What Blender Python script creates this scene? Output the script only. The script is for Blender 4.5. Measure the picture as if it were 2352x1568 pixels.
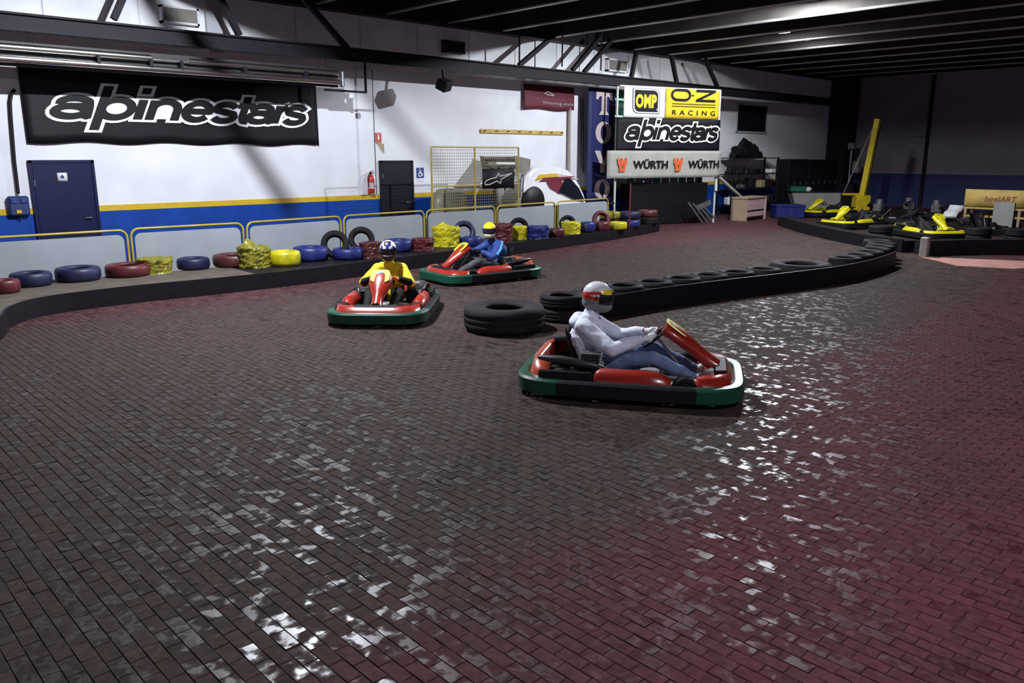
import bpy, math, random
import numpy as np
from mathutils import Vector, Matrix, noise as mnoise
random.seed(7)
rng = np.random.default_rng(7)
PI = math.pi
for o in list(bpy.data.objects): bpy.data.objects.remove(o)
scene = bpy.context.scene
COL = scene.collection

# ------------------------------------------------------------------ camera
F, TH, YAW, CH = 1840.0, math.atan(427/1840.0), math.radians(46.35), 2.2
FW = Vector((math.cos(YAW)*math.cos(TH), math.sin(YAW)*math.cos(TH), -math.sin(TH)))
RT = Vector((math.sin(YAW), -math.cos(YAW), 0)); UPV = RT.cross(FW)
CAM = Vector((0, 0, CH))
cd = bpy.data.cameras.new('camera'); cam = bpy.data.objects.new('camera', cd); COL.objects.link(cam)
cam.location = CAM
cam.rotation_euler = Matrix((RT, UPV, -FW)).transposed().to_euler()
cd.sensor_width = 36.0; cd.lens = 36.0*F/2352.0; cd.clip_end = 200
scene.camera = cam

# ------------------------------------------------------------------ world, lights, exposure
w = bpy.data.worlds.new('world'); scene.world = w; w.use_nodes = True
w.node_tree.nodes['Background'].inputs[0].default_value = (0.090, 0.068, 0.110, 1)
w.node_tree.nodes['Background'].inputs[1].default_value = 2.0
vs = scene.view_settings
vs.view_transform = 'Standard'; vs.look = 'None'; vs.gamma = 1.0; vs.use_curve_mapping = False; vs.exposure = 0.0
LAMPS = [((5.7, 10.4, 5.65), 3100, (0.86, 0.92, 1.0)),
         ((18.65, 9.8, 5.71), 2700, (0.87, 0.93, 1.0)),
         ((22.45, 12.3, 5.65), 300, (0.92, 0.95, 1.0)),
         ((24.35, 12.6, 5.65), 260, (0.92, 0.95, 1.0)),  # added lamp, there only to brighten the next rib's steel edge
         ((3.4, -2.0, 5.65), 800, (0.88, 0.92, 1.0))]
for i, (p, e, c) in enumerate(LAMPS):
    l = bpy.data.lights.new('high_bay_light', 'POINT'); l.energy = e; l.color = c; l.shadow_soft_size = 0.05
    lo = bpy.data.objects.new('high_bay_light', l); lo.location = p; COL.objects.link(lo)

# pixel -> point (2352x1568 frame); distance always comes from a floor / wall / height plane
def ray(x, y): return FW*F + RT*(x-1176) + UPV*(784-y)
def PZ(x, y, z=0.0): d = ray(x, y); return CAM + d*((z-CH)/d.z)
def PY(x, y, Y): d = ray(x, y); return CAM + d*(Y/d.y)
def PX(x, y, X): d = ray(x, y); return CAM + d*(X/d.x)

# ------------------------------------------------------------------ materials
MATS = {}
def mat(name, col, rough=0.6, metal=0.0, var=0.15, scale=6.0, bump=0.0, emit=None, emit_s=0.0, coat=0.0, spec=0.5):
    if name in MATS: return MATS[name]
    m = bpy.data.materials.new(name); m.use_nodes = True
    nt = m.node_tree; b = nt.nodes['Principled BSDF']
    tc = nt.nodes.new('ShaderNodeTexCoord'); n = nt.nodes.new('ShaderNodeTexNoise')
    n.inputs['Scale'].default_value = scale; n.inputs['Detail'].default_value = 5
    nt.links.new(tc.outputs['Object'], n.inputs['Vector'])
    mr = nt.nodes.new('ShaderNodeMapRange'); mr.inputs['From Min'].default_value = 0.3; mr.inputs['From Max'].default_value = 0.7
    mr.inputs['To Min'].default_value = 1-var; mr.inputs['To Max'].default_value = 1+var
    nt.links.new(n.outputs['Fac'], mr.inputs['Value'])
    hsv = nt.nodes.new('ShaderNodeHueSaturation'); hsv.inputs['Color'].default_value = (*col, 1)
    nt.links.new(mr.outputs[0], hsv.inputs['Value']); nt.links.new(hsv.outputs[0], b.inputs['Base Color'])
    b.inputs['Roughness'].default_value = rough; b.inputs['Metallic'].default_value = metal
    b.inputs['Specular IOR Level'].default_value = spec
    if coat: b.inputs['Coat Weight'].default_value = coat; b.inputs['Coat Roughness'].default_value = 0.15
    if bump:
        bp = nt.nodes.new('ShaderNodeBump'); bp.inputs['Strength'].default_value = bump; bp.inputs['Distance'].default_value = 0.02
        nt.links.new(n.outputs['Fac'], bp.inputs['Height']); nt.links.new(bp.outputs[0], b.inputs['Normal'])
    if emit: b.inputs['Emission Color'].default_value = (*emit, 1); b.inputs['Emission Strength'].default_value = emit_s
    MATS[name] = m; return m

mat('plaster', (0.70, 0.70, 0.74), 0.85, var=0.07, scale=1.3, bump=0.05)
mat('plaster_grey', (0.42, 0.43, 0.46), 0.85, var=0.08, scale=1.5)
mat('cladding', (0.76, 0.77, 0.8), 0.6, var=0.10, scale=2.0)
mat('stripe_yellow', (0.56, 0.36, 0.008), 0.6, var=0.08)
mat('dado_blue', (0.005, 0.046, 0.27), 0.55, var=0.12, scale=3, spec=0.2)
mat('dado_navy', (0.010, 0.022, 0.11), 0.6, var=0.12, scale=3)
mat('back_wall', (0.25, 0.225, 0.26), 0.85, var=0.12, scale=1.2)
mat('concrete', (0.3, 0.27, 0.22), 0.8, var=0.18, scale=2.0, bump=0.1)
mat('rib_metal', (0.42, 0.40, 0.40), 0.30, metal=0.8, var=0.15, scale=2.0)
mat('rib_web', (0.024, 0.021, 0.019), 0.9, var=0.2, scale=2.0, spec=0.1)
mat('steel_dark', (0.010, 0.008, 0.013), 0.65, metal=0.0, var=0.2, spec=0.25)
mat('chrome', (0.80, 0.79, 0.78), 0.22, metal=1.0, var=0.06, scale=3)
mat('rubber', (0.008, 0.007, 0.009), 0.75, var=0.25, scale=9, bump=0.15, spec=0.2)
mat('rubber_dusty', (0.015, 0.0125, 0.014), 0.78, var=0.3, scale=7, bump=0.2, spec=0.2)
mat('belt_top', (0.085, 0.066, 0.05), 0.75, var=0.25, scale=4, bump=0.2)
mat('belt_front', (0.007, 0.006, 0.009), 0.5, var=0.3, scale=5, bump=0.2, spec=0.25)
mat('door_navy', (0.005, 0.008, 0.045), 0.45, var=0.12, spec=0.25)
mat('door_dark', (0.005, 0.006, 0.014), 0.45, var=0.15, spec=0.25)
mat('sign_white', (0.70, 0.70, 0.72), 0.5, var=0.05)
mat('sign_blue', (0.012, 0.04, 0.18), 0.5, var=0.05)
mat('sign_red', (0.42, 0.06, 0.03), 0.5, var=0.08)
mat('sign_tan', (0.33, 0.26, 0.15), 0.6, var=0.08)
mat('red_gloss', (0.45, 0.02, 0.02), 0.3, var=0.1, coat=0.3)
mat('black', (0.005, 0.0045, 0.006), 0.5, var=0.2, spec=0.25)
mat('banner_black', (0.005, 0.0042, 0.008), 0.6, var=0.15, scale=3, spec=0.25)
mat('print_black', (0.004, 0.0035, 0.006), 0.6, var=0.1, spec=0.25)
mat('print_white', (0.80, 0.80, 0.84), 0.6, var=0.03)
mat('print_yellow', (0.85, 0.74, 0.01), 0.6, var=0.03)
mat('print_cream', (0.52, 0.42, 0.40), 0.6, var=0.06)
mat('print_red', (0.62, 0.10, 0.03), 0.6, var=0.08)
mat('print_maroon', (0.16, 0.012, 0.03), 0.5, var=0.1)
mat('print_teal', (0.01, 0.20, 0.24), 0.5, var=0.1)
mat('print_grey', (0.35, 0.32, 0.33), 0.6, var=0.06)
mat('cloth_white', (0.74, 0.74, 0.76), 0.7, var=0.05, scale=3)
mat('cloth_gold', (0.66, 0.46, 0.01), 0.7, var=0.08, scale=3)
mat('cloth_maroon', (0.1, 0.007, 0.018), 0.7, var=0.15, scale=3)
mat('cloth_blue', (0.006, 0.012, 0.085), 0.7, var=0.12, scale=3)
mat('cloth_linen', (0.36, 0.35, 0.31), 0.75, var=0.10, scale=3)
mat('barrier_tube', (0.36, 0.27, 0.03), 0.4, var=0.18, scale=5)
mat('barrier_sheet', (0.27, 0.29, 0.315), 0.6, var=0.08, scale=2)
mat('tire_navy', (0.008, 0.01, 0.045), 0.5, var=0.3, scale=7, bump=0.1)
mat('tire_blue', (0.01, 0.018, 0.12), 0.45, var=0.3, scale=7, bump=0.1)
mat('tire_red', (0.085, 0.009, 0.012), 0.45, var=0.3, scale=7, bump=0.1)
mat('tire_rust', (0.065, 0.013, 0.012), 0.45, var=0.3, scale=7, bump=0.1)
mat('tire_yellow', (0.46, 0.4, 0.006), 0.4, var=0.25, scale=7, bump=0.1)
mat('tire_olive', (0.19, 0.17, 0.014), 0.4, var=0.35, scale=9, bump=0.2)
mat('kart_red', (0.34, 0.022, 0.012), 0.28, var=0.12, coat=0.4)
mat('kart_orange', (0.42, 0.055, 0.02), 0.32, var=0.12, coat=0.3)
mat('kart_green', (0.003, 0.06, 0.034), 0.4, var=0.2)
mat('kart_yellow', (0.6, 0.52, 0.006), 0.35, var=0.12)
mat('kart_black', (0.006, 0.006, 0.008), 0.6, var=0.2, spec=0.25)
mat('metal_grey', (0.30, 0.30, 0.32), 0.35, metal=0.8, var=0.2)
mat('exhaust_dark', (0.05, 0.048, 0.05), 0.4, metal=0.6, var=0.2)
mat('metal_pale', (0.62, 0.62, 0.64), 0.3, metal=0.7, var=0.1)
mat('orange_glove', (0.82, 0.20, 0.01), 0.6, var=0.12)
mat('jeans', (0.15, 0.21, 0.36), 0.8, var=0.25, scale=14, bump=0.2)
mat('hoodie', (0.74, 0.77, 0.88), 0.8, var=0.12, scale=10, bump=0.2)
mat('shirt_yellow', (0.78, 0.58, 0.01), 0.8, var=0.10, scale=10, bump=0.2)
mat('jacket_blue', (0.016, 0.05, 0.24), 0.7, var=0.15, scale=10, bump=0.2)
mat('stripe_sky', (0.10, 0.36, 0.72), 0.7, var=0.08)
mat('trousers_black', (0.006, 0.0055, 0.007), 0.8, var=0.2, scale=10, spec=0.25)
mat('trousers_grey', (0.060, 0.060, 0.070), 0.8, var=0.2, scale=10)
mat('shoe_white', (0.72, 0.72, 0.72), 0.6, var=0.08)
mat('shoe_grey', (0.10, 0.12, 0.20), 0.6, var=0.1)
mat('skin', (0.48, 0.27, 0.19), 0.6, var=0.08)
mat('balaclava_grey', (0.19, 0.18, 0.18), 0.8, var=0.15)
mat('cuff_red', (0.42, 0.02, 0.03), 0.8, var=0.1)
mat('helmet_white', (0.78, 0.78, 0.82), 0.25, var=0.04, coat=0.5)
mat('helmet_cream', (0.6, 0.57, 0.47), 0.25, var=0.05, coat=0.5)
mat('helmet_red', (0.60, 0.03, 0.015), 0.25, var=0.05, coat=0.5)
mat('helmet_yellow', (0.85, 0.68, 0.01), 0.25, var=0.05, coat=0.5)
mat('helmet_blue', (0.03, 0.03, 0.28), 0.25, var=0.08, coat=0.5)
mat('helmet_dark', (0.025, 0.015, 0.03), 0.3, var=0.1, coat=0.5)
mat('visor', (0.015, 0.010, 0.020), 0.12, var=0.1, coat=0.6)
mat('car_white', (0.74, 0.74, 0.76), 0.28, var=0.04, coat=0.5)
mat('car_grey', (0.20, 0.19, 0.16), 0.4, var=0.15)
mat('wood_tan', (0.34, 0.25, 0.17), 0.7, var=0.15, scale=4)
mat('board_yellow', (0.50, 0.34, 0.09), 0.7, var=0.12, scale=4)
mat('board_pink', (0.46, 0.30, 0.33), 0.65, var=0.10, scale=3)
mat('panel_sage', (0.28, 0.28, 0.25), 0.7, var=0.10, scale=3)
mat('hoist_yellow', (0.58, 0.43, 0.01), 0.45, var=0.2, scale=5)
mat('pipe_white', (0.56, 0.57, 0.52), 0.5, var=0.08)
mat('pipe_tan', (0.30, 0.28, 0.25), 0.6, var=0.1)
mat('mesh_wire', (0.26, 0.20, 0.07), 0.5, var=0.1)
mat('green_plastic', (0.01, 0.12, 0.08), 0.5, var=0.15)
mat('glass_dark', (0.008, 0.01, 0.016), 0.12, var=0.2)
mat('vent_dark', (0.022, 0.02, 0.022), 0.6, var=0.2)
mat('mat_pink', (0.42, 0.20, 0.17), 0.7, var=0.2, scale=2.5)
mat('tube_glow', (0.5, 0.9, 0.75), 0.4, emit=(0.45, 1.0, 0.78), emit_s=1.3)
mat('lamp_glow', (0.9, 0.9, 0.95), 0.4, emit=(0.94, 0.96, 1.0), emit_s=6.0)
mat('room_green', (0.05, 0.16, 0.12), 0.6)

def make_brick_mat():
    m = bpy.data.materials.new('brick_paver'); m.use_nodes = True; nt = m.node_tree; N = nt.nodes; L = nt.links
    b = N['Principled BSDF']
    def math_(op, a, b_=None, c=None):
        n = N.new('ShaderNodeMath'); n.operation = op
        for k, v in enumerate((a, b_, c)):
            if v is None: continue
            if isinstance(v, (int, float)): n.inputs[k].default_value = v
            else: L.new(v, n.inputs[k])
        return n.outputs[0]
    def ramp(v, a, b_, lo=0.0, hi=1.0):
        n = N.new('ShaderNodeMapRange'); n.interpolation_type = 'SMOOTHSTEP'
        n.inputs['From Min'].default_value = a; n.inputs['From Max'].default_value = b_
        n.inputs['To Min'].default_value = lo; n.inputs['To Max'].default_value = hi
        L.new(v, n.inputs['Value']); return n.outputs[0]
    def mix(f, a, b_):
        n = N.new('ShaderNodeMix'); n.data_type = 'RGBA'
        if isinstance(f, (int, float)): n.inputs[0].default_value = f
        else: L.new(f, n.inputs[0])
        for k, v in ((6, a), (7, b_)):
            if isinstance(v, tuple): n.inputs[k].default_value = (*v, 1)
            else: L.new(v, n.inputs[k])
        return n.outputs[2]
    geo = N.new('ShaderNodeNewGeometry'); sep = N.new('ShaderNodeSeparateXYZ'); L.new(geo.outputs['Position'], sep.inputs[0])
    X, Y = sep.outputs[0], sep.outputs[1]
    row = math_('FLOOR', math_('DIVIDE', X, BW)); par = math_('MULTIPLY', math_('FLOORED_MODULO', row, 2.0), 0.5)
    col = math_('FLOOR', math_('ADD', math_('DIVIDE', Y, BL), par))
    cmb = N.new('ShaderNodeCombineXYZ'); L.new(row, cmb.inputs[0]); L.new(col, cmb.inputs[1])
    wn = N.new('ShaderNodeTexWhiteNoise'); wn.noise_dimensions = '2D'; L.new(cmb.outputs[0], wn.inputs['Vector'])
    def noise(scale, detail=4, dist=0.0, off=(0, 0, 0)):
        n = N.new('ShaderNodeTexNoise'); n.inputs['Scale'].default_value = scale; n.inputs['Detail'].default_value = detail
        n.inputs['Distortion'].default_value = dist
        mp = N.new('ShaderNodeMapping'); mp.inputs['Location'].default_value = off
        L.new(geo.outputs['Position'], mp.inputs['Vector']); L.new(mp.outputs[0], n.inputs['Vector']); return n.outputs['Fac']
    big = noise(0.22, 3, 0.5); mid = noise(1.1, 4, 0.3, (9, 3, 0)); fine = noise(22, 4, 0.4)
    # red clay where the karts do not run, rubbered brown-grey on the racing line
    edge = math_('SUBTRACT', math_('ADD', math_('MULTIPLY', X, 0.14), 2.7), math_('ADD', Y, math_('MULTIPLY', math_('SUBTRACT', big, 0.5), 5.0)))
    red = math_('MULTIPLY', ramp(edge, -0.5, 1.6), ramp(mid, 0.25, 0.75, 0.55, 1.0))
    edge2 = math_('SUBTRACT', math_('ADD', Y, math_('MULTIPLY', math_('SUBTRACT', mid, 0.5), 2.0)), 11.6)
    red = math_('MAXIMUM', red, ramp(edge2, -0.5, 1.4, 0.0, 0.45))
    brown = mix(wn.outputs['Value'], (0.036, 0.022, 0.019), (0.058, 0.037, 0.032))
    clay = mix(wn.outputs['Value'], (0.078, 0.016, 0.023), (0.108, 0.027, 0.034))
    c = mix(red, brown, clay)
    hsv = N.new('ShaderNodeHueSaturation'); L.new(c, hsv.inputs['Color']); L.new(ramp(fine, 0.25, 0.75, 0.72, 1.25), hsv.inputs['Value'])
    L.new(hsv.outputs[0], b.inputs['Base Color'])
    wear = noise(11, 5, 0.3, (4, 8, 2))
    rough = math_('ADD', ramp(math_('ADD', wear, math_('MULTIPLY', math_('SUBTRACT', wn.outputs['Value'], 0.5), 0.30)), 0.28, 0.49, 0.30, 0.92), 0.0)
    L.new(rough, b.inputs['Roughness']); b.inputs['Specular IOR Level'].default_value = 0.17
    bp = N.new('ShaderNodeBump'); bp.inputs['Strength'].default_value = 0.05; bp.inputs['Distance'].default_value = 0.01
    L.new(fine, bp.inputs['Height']); L.new(bp.outputs[0], b.inputs['Normal'])
    MATS['brick_paver'] = m
BW, BL = 0.0785, 0.157
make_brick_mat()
mat('mortar', (0.030, 0.021, 0.020), 0.8, var=0.2)

# ------------------------------------------------------------------ mesh helpers
class MB:
    def __init__(s): s.v = []; s.f = []; s.sm = []; s.mi = []
    def add(s, vs_, fs, smooth=False, mi=0):
        o = len(s.v); s.v += [tuple(p) for p in vs_]
        for f in fs: s.f.append(tuple(i+o for i in f)); s.sm.append(smooth); s.mi.append(mi)
        return s
    def box(s, c, size, rot=None, mi=0, bev=0.0):
        hx, hy, hz = size[0]/2, size[1]/2, size[2]/2
        if bev > 0:
            b = min(bev, hx*.9, hy*.9, hz*.9)
            rings = []
            for sz, r in ((-1, 0), (-1, 1), (1, 1), (1, 0)):
                if r == 0: q = [(hx-b, -(hy-b)), (hx-b, hy-b), (hx-b, hy-b), (-(hx-b), hy-b), (-(hx-b), hy-b), (-(hx-b), -(hy-b)), (-(hx-b), -(hy-b)), (hx-b, -(hy-b))]; z = sz*hz
                else: q = [(hx, -(hy-b)), (hx, hy-b), (hx-b, hy), (-(hx-b), hy), (-hx, hy-b), (-hx, -(hy-b)), (-(hx-b), -hy), (hx-b, -hy)]; z = sz*(hz-b)
                rings.append([(x, y, z) for x, y in q])
            vs_ = [Vector(p) for r in rings for p in r]; n = 8
            fs = [(k*n+i, k*n+(i+1) % n, (k+1)*n+(i+1) % n, (k+1)*n+i) for k in range(3) for i in range(n)]
            fs += [tuple(range(n-1, -1, -1)), tuple(range(3*n, 4*n))]
        else:
            vs_ = [Vector((x, y, z)) for z in (-hz, hz) for y in (-hy, hy) for x in (-hx, hx)]
            fs = [(0, 2, 3, 1), (4, 5, 7, 6), (0, 1, 5, 4), (2, 6, 7, 3), (0, 4, 6, 2), (1, 3, 7, 5)]
        M = rot if rot is not None else Matrix.Identity(3)
        return s.add([Vector(c) + M @ p for p in vs_], fs, False, mi)
    def bar(s, a, b, w_, h, mi=0):     # rectangular bar from a to b
        a, b = Vector(a), Vector(b); d = (b-a); L_ = d.length; d.normalize()
        up = Vector((0, 0, 1)) if abs(d.z) < 0.95 else Vector((1, 0, 0))
        sd = d.cross(up).normalized(); u2 = sd.cross(d)
        return s.box((a+b)/2, (L_, w_, h), Matrix((d, sd, u2)).transposed(), mi)
    def tube(s, path, r, seg=10, closed=False, mi=0, caps=True):
        P = [Vector(p) for p in path]; n = len(P); R = r if isinstance(r, (list, tuple)) else [r]*n
        prev = None; rings = []
        for i in range(n):
            if closed: t = (P[(i+1) % n]-P[i-1])
            else: t = P[min(i+1, n-1)]-P[max(i-1, 0)]
            if t.length < 1e-9: t = Vector((0, 0, 1))
            t.normalize()
            if prev is None:
                a = Vector((0, 0, 1)) if abs(t.z) < 0.9 else Vector((1, 0, 0)); u = t.cross(a).normalized()
            else:
                u = prev - t*prev.dot(t); u = u.normalized() if u.length > 1e-6 else t.orthogonal().normalized()
            prev = u; v = t.cross(u)
            rings.append([P[i] + (u*math.cos(2*PI*k/seg)+v*math.sin(2*PI*k/seg))*R[i] for k in range(seg)])
        fs = []
        m = n if closed else n-1
        for i in range(m):
            j = (i+1) % n
            for k in range(seg): fs.append((i*seg+k, i*seg+(k+1) % seg, j*seg+(k+1) % seg, j*seg+k))
        s.add([p for r_ in rings for p in r_], fs, True, mi)
        if caps and not closed:
            s.add(rings[0], [tuple(range(seg-1, -1, -1))], False, mi); s.add(rings[-1], [tuple(range(seg))], False, mi)
        return s
    def lathe(s, prof, seg=24, M=None, mi=0, closed=False, smooth=True):
        M = M or Matrix.Identity(4); n = len(prof)
        vs_ = [M @ Vector((r*math.cos(2*PI*k/seg), r*math.sin(2*PI*k/seg), z)) for r, z in prof for k in range(seg)]
        fs = []
        for i in range(n if closed else n-1):
            j = (i+1) % n
            for k in range(seg): fs.append((i*seg+k, i*seg+(k+1) % seg, j*seg+(k+1) % seg, j*seg+k))
        return s.add(vs_, fs, smooth, mi)
    def loft(s, secs, smooth=True, mi=0, caps=True):
        n = len(secs[0]); fs = []
        for i in range(len(secs)-1):
            for k in range(n): fs.append((i*n+k, i*n+(k+1) % n, (i+1)*n+(k+1) % n, (i+1)*n+k))
        s.add([p for r in secs for p in r], fs, smooth, mi)
        if caps:
            s.add(secs[0], [tuple(range(n-1, -1, -1))], False, mi); s.add(secs[-1], [tuple(range(n))], False, mi)
        return s
    def ell(s, c, r, seg=16, rings=10, mi=0, M=None):
        c = Vector(c); M = M or Matrix.Identity(3); prof = []
        vs_ = []
        for i in range(rings+1):
            a = -PI/2+PI*i/rings
            for k in range(seg):
                vs_.append(c + M @ Vector((r[0]*math.cos(a)*math.cos(2*PI*k/seg), r[1]*math.cos(a)*math.sin(2*PI*k/seg), r[2]*math.sin(a))))
        fs = [(i*seg+k, i*seg+(k+1) % seg, (i+1)*seg+(k+1) % seg, (i+1)*seg+k) for i in range(rings) for k in range(seg)]
        return s.add(vs_, fs, True, mi)
    def build(s, name, m, parent=None, loc=None):
        me = bpy.data.meshes.new(name); me.from_pydata(s.v, [], s.f)
        ms = m if isinstance(m, (list, tuple)) else [m]
        for x in ms: me.materials.append(MATS[x])
        me.polygons.foreach_set('use_smooth', s.sm); me.polygons.foreach_set('material_index', s.mi)
        me.update(); o = bpy.data.objects.new(name, me); COL.objects.link(o)
        if parent: o.parent = parent
        if loc is not None: o.location = loc
        return o

def tag(o, label=None, cat=None, group=None, kind=None):
    if label: o['label'] = label
    if cat: o['category'] = cat
    if group: o['group'] = group
    if kind: o['kind'] = kind
    return o
def thing(name, label, cat, loc=(0, 0, 0), rz=0.0, group=None):
    o = bpy.data.objects.new(name, None); COL.objects.link(o); o.location = loc; o.rotation_euler = (0, 0, rz)
    o.empty_display_size = 0.1
    return tag(o, label, cat, group)
def struct(name, mb, m, parent=None):
    o = mb.build(name, m, parent)
    if not parent: o['kind'] = 'structure'
    return o
def one(name, mb, m, label, cat, group=None): return tag(mb.build(name, m), label, cat, group)
def copy_tree(o, parent=None):
    c = o.copy(); COL.objects.link(c); c.parent = parent
    for ch in list(o.children): copy_tree(ch, c)
    return c

# flat print: polygons in (u, v) on a plane (O, U, V), lifted along N
class Flat:
    def __init__(s, O, U, V):
        s.O, s.U, s.V = Vector(O), Vector(U).normalized(), Vector(V).normalized(); s.N = s.U.cross(s.V)
    def p(s, u, v, n=0.0): return s.O + s.U*u + s.V*v + s.N*n
    def polys(s, polys, lift, mb=None):
        mb = mb or MB()
        for k, P in enumerate(polys): mb.add([s.p(u, v, lift+k*1.6e-5) for u, v in P], [tuple(range(len(P)))])
        return mb
    def mesh(s, vs_, fs, lift, mb=None):
        mb = mb or MB(); mb.add([s.p(u, v, lift) for u, v in vs_], fs); return mb
    def sheet(s, w_, h, nu=24, nv=8, amp=0.0, seed=0.0, thick=0.006, bottom=0.0):
        mb = MB(); g = []
        for side in (1, -1):
            for j in range(nv+1):
                for i in range(nu+1):
                    u, v = w_*i/nu, h*j/nv; k = (1-j/nv)
                    n = amp*k*math.sin(u*2.3+seed)*math.sin(u*0.9+1+seed)
                    vv = v - bottom*k*(0.5+0.5*math.sin(u*4.1+seed*2))
                    g.append(s.p(u, vv, n + side*thick/2))
        W = nu+1; off = W*(nv+1); fs = []
        for j in range(nv):
            for i in range(nu):
                a = j*W+i; fs.append((a, a+1, a+W+1, a+W)); fs.append((off+a, off+a+W, off+a+W+1, off+a+1))
        for i in range(nu): fs.append((i, off+i, off+i+1, i+1)); a = nv*W+i; fs.append((a, a+1, off+a+1, off+a))
        for j in range(nv):
            a = j*W; fs.append((a, a+W, off+a+W, off+a)); b = j*W+nu; fs.append((b, off+b, off+b+W, b+W))
        mb.add(g, fs, True); return mb

_tc = {}
def text2d(body, size=1.0, offset=0.0, shear=0.0, space=1.0, sx=1.0):
    cu = bpy.data.curves.new('t', 'FONT'); cu.body = body; cu.size = size; cu.offset = offset; cu.shear = shear
    cu.space_character = space; cu.resolution_u = 3; cu.fill_mode = 'FRONT'
    o = bpy.data.objects.new('t', cu); COL.objects.link(o)
    dg = bpy.context.evaluated_depsgraph_get(); me = o.evaluated_get(dg).to_mesh()
    vs_ = [(v.co.x*sx, v.co.y) for v in me.vertices]; fs = [tuple(p.vertices) for p in me.polygons]
    o.evaluated_get(dg).to_mesh_clear(); bpy.data.objects.remove(o); bpy.data.curves.remove(cu)
    x0 = min(v[0] for v in vs_); y0 = min(v[1] for v in vs_); x1 = max(v[0] for v in vs_); y1 = max(v[1] for v in vs_)
    return [(x-x0, y-y0) for x, y in vs_], fs, x1-x0, y1-y0
def put_text(fl, body, u, v, w_, h, lift, m, parent, name='lettering', offset=0.02, shear=0.0, space=1.0):
    vs_, fs, tw, th = text2d(body, 1.0, offset, shear, space)
    return fl.mesh([(u+x/tw*w_, v+y/th*h) for x, y in vs_], fs, lift).build(name, m, parent)

# the wide outlined word on two of the banners, drawn with strokes (x-height 1)
def arc(cx, cy, rx, ry, a0, a1, n=12): return [(cx+rx*math.cos(math.radians(a0+(a1-a0)*i/n)), cy+ry*math.sin(math.radians(a0+(a1-a0)*i/n))) for i in range(n+1)]
def word_strokes():
    S = []; fills = []
    def A(x, w_):
        S.append([(x+.14, .70)] + arc(x+w_*.52, .72, w_*.42, .24, 165, 20, 9) + [(x+w_*.97, .5), (x+w_*.99, .04), (x+w_*.99, -.02)])
        S.append(arc(x+w_*.47, .28, w_*.44, .27, 0, 360, 18)); S.append([(x+w_*.2, .53), (x+w_*.95, .57)])
        fills.append(arc(x+w_*.47, .28, w_*.44, .27, 0, 350, 16)); fills.append([(x+.1, .5), (x+w_*.95, .5), (x+w_*.95, .85), (x+.15, .85)])
    def Sx(x, w_):
        S.append(arc(x+w_*.5, .73, w_*.40, .25, 25, 180, 9)[:] + [(x+w_*.16, .60), (x+w_*.5, .52), (x+w_*.84, .44)] + arc(x+w_*.5, .26, w_*.42, .26, 0, -155, 9))
        fills.append([(x+.1, .1), (x+w_-.1, .1), (x+w_-.1, .9), (x+.1, .9)])
    def E(x, w_):
        S.append([(x+w_*.06, .50), (x+w_*.94, .50)] + arc(x+w_*.5, .5, w_*.45, .48, 0, 318, 20))
        fills.append(arc(x+w_*.5, .5, w_*.45, .48, 0, 345, 18))
    A(0, 1.15)
    S.append([(1.55, 1.62), (1.55, -.62)]); S.append(arc(2.08, .5, .54, .48, 0, 360, 22)); fills.append(arc(2.08, .5, .54, .48, 0, 345, 18))
    S.append([(2.95, 0), (2.95, .98)]); S.append([(2.95, 1.40), (2.95, 1.62)])
    S.append([(3.38, 0), (3.38, .98)]); S.append([(3.38, .55)]+arc(3.86, .55, .48, .43, 180, 0, 12)+[(4.34, 0)]); fills.append([(3.38, 0), (4.34, 0), (4.34, .6), (4.1, .95), (3.6, .95), (3.38, .6)])
    E(4.62, 1.08); Sx(5.80, 1.0)
    S.append([(7.08, 1.42), (7.08, .25), (7.18, .03), (7.35, .0)]); S.append([(6.82, .93), (7.45, .93)])
    A(7.36, 0.98); S.append([(8.62, 0), (8.62, .98)]); S.append([(8.62, .55), (8.70, .80), (8.98, .95)]); Sx(8.98, 0.98)
    return S, fills
def stroke_polys(S, wd, sh):
    out = []
    for st in S:
        for a, b in zip(st[:-1], st[1:]):
            dx, dy = b[0]-a[0], b[1]-a[1]; L_ = math.hypot(dx, dy)
            if L_ < 1e-6: continue
            nx, ny = -dy/L_*wd/2, dx/L_*wd/2; ex, ey = dx/L_*wd*.0, dy/L_*wd*.0
            out.append([(a[0]+nx, a[1]+ny), (a[0]-nx, a[1]-ny), (b[0]-nx, b[1]-ny), (b[0]+nx, b[1]+ny)])
        for k, p in enumerate(st):
            if k in (0, len(st)-1) and abs(st[0][0]-st[-1][0]) + abs(st[0][1]-st[-1][1]) > 1e-3:
                q = st[1] if k == 0 else st[-2]; dx, dy = p[0]-q[0], p[1]-q[1]; L_ = math.hypot(dx, dy) or 1
                dx, dy = dx/L_, dy/L_; e = wd*.5-.12 if wd > .3 else 0.0
                if e > 0: out.append([(p[0]-dy*wd/2, p[1]+dx*wd/2), (p[0]+dy*wd/2, p[1]-dx*wd/2), (p[0]+dy*wd/2+dx*e, p[1]-dx*wd/2+dy*e), (p[0]-dy*wd/2+dx*e, p[1]+dx*wd/2+dy*e)])
                continue
            out.append([(p[0]+wd/2*math.cos(2*PI*i/10), p[1]+wd/2*math.sin(2*PI*i/10)) for i in range(10)])
    return [[(x+sh*y, y) for x, y in P] for P in out]
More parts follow.
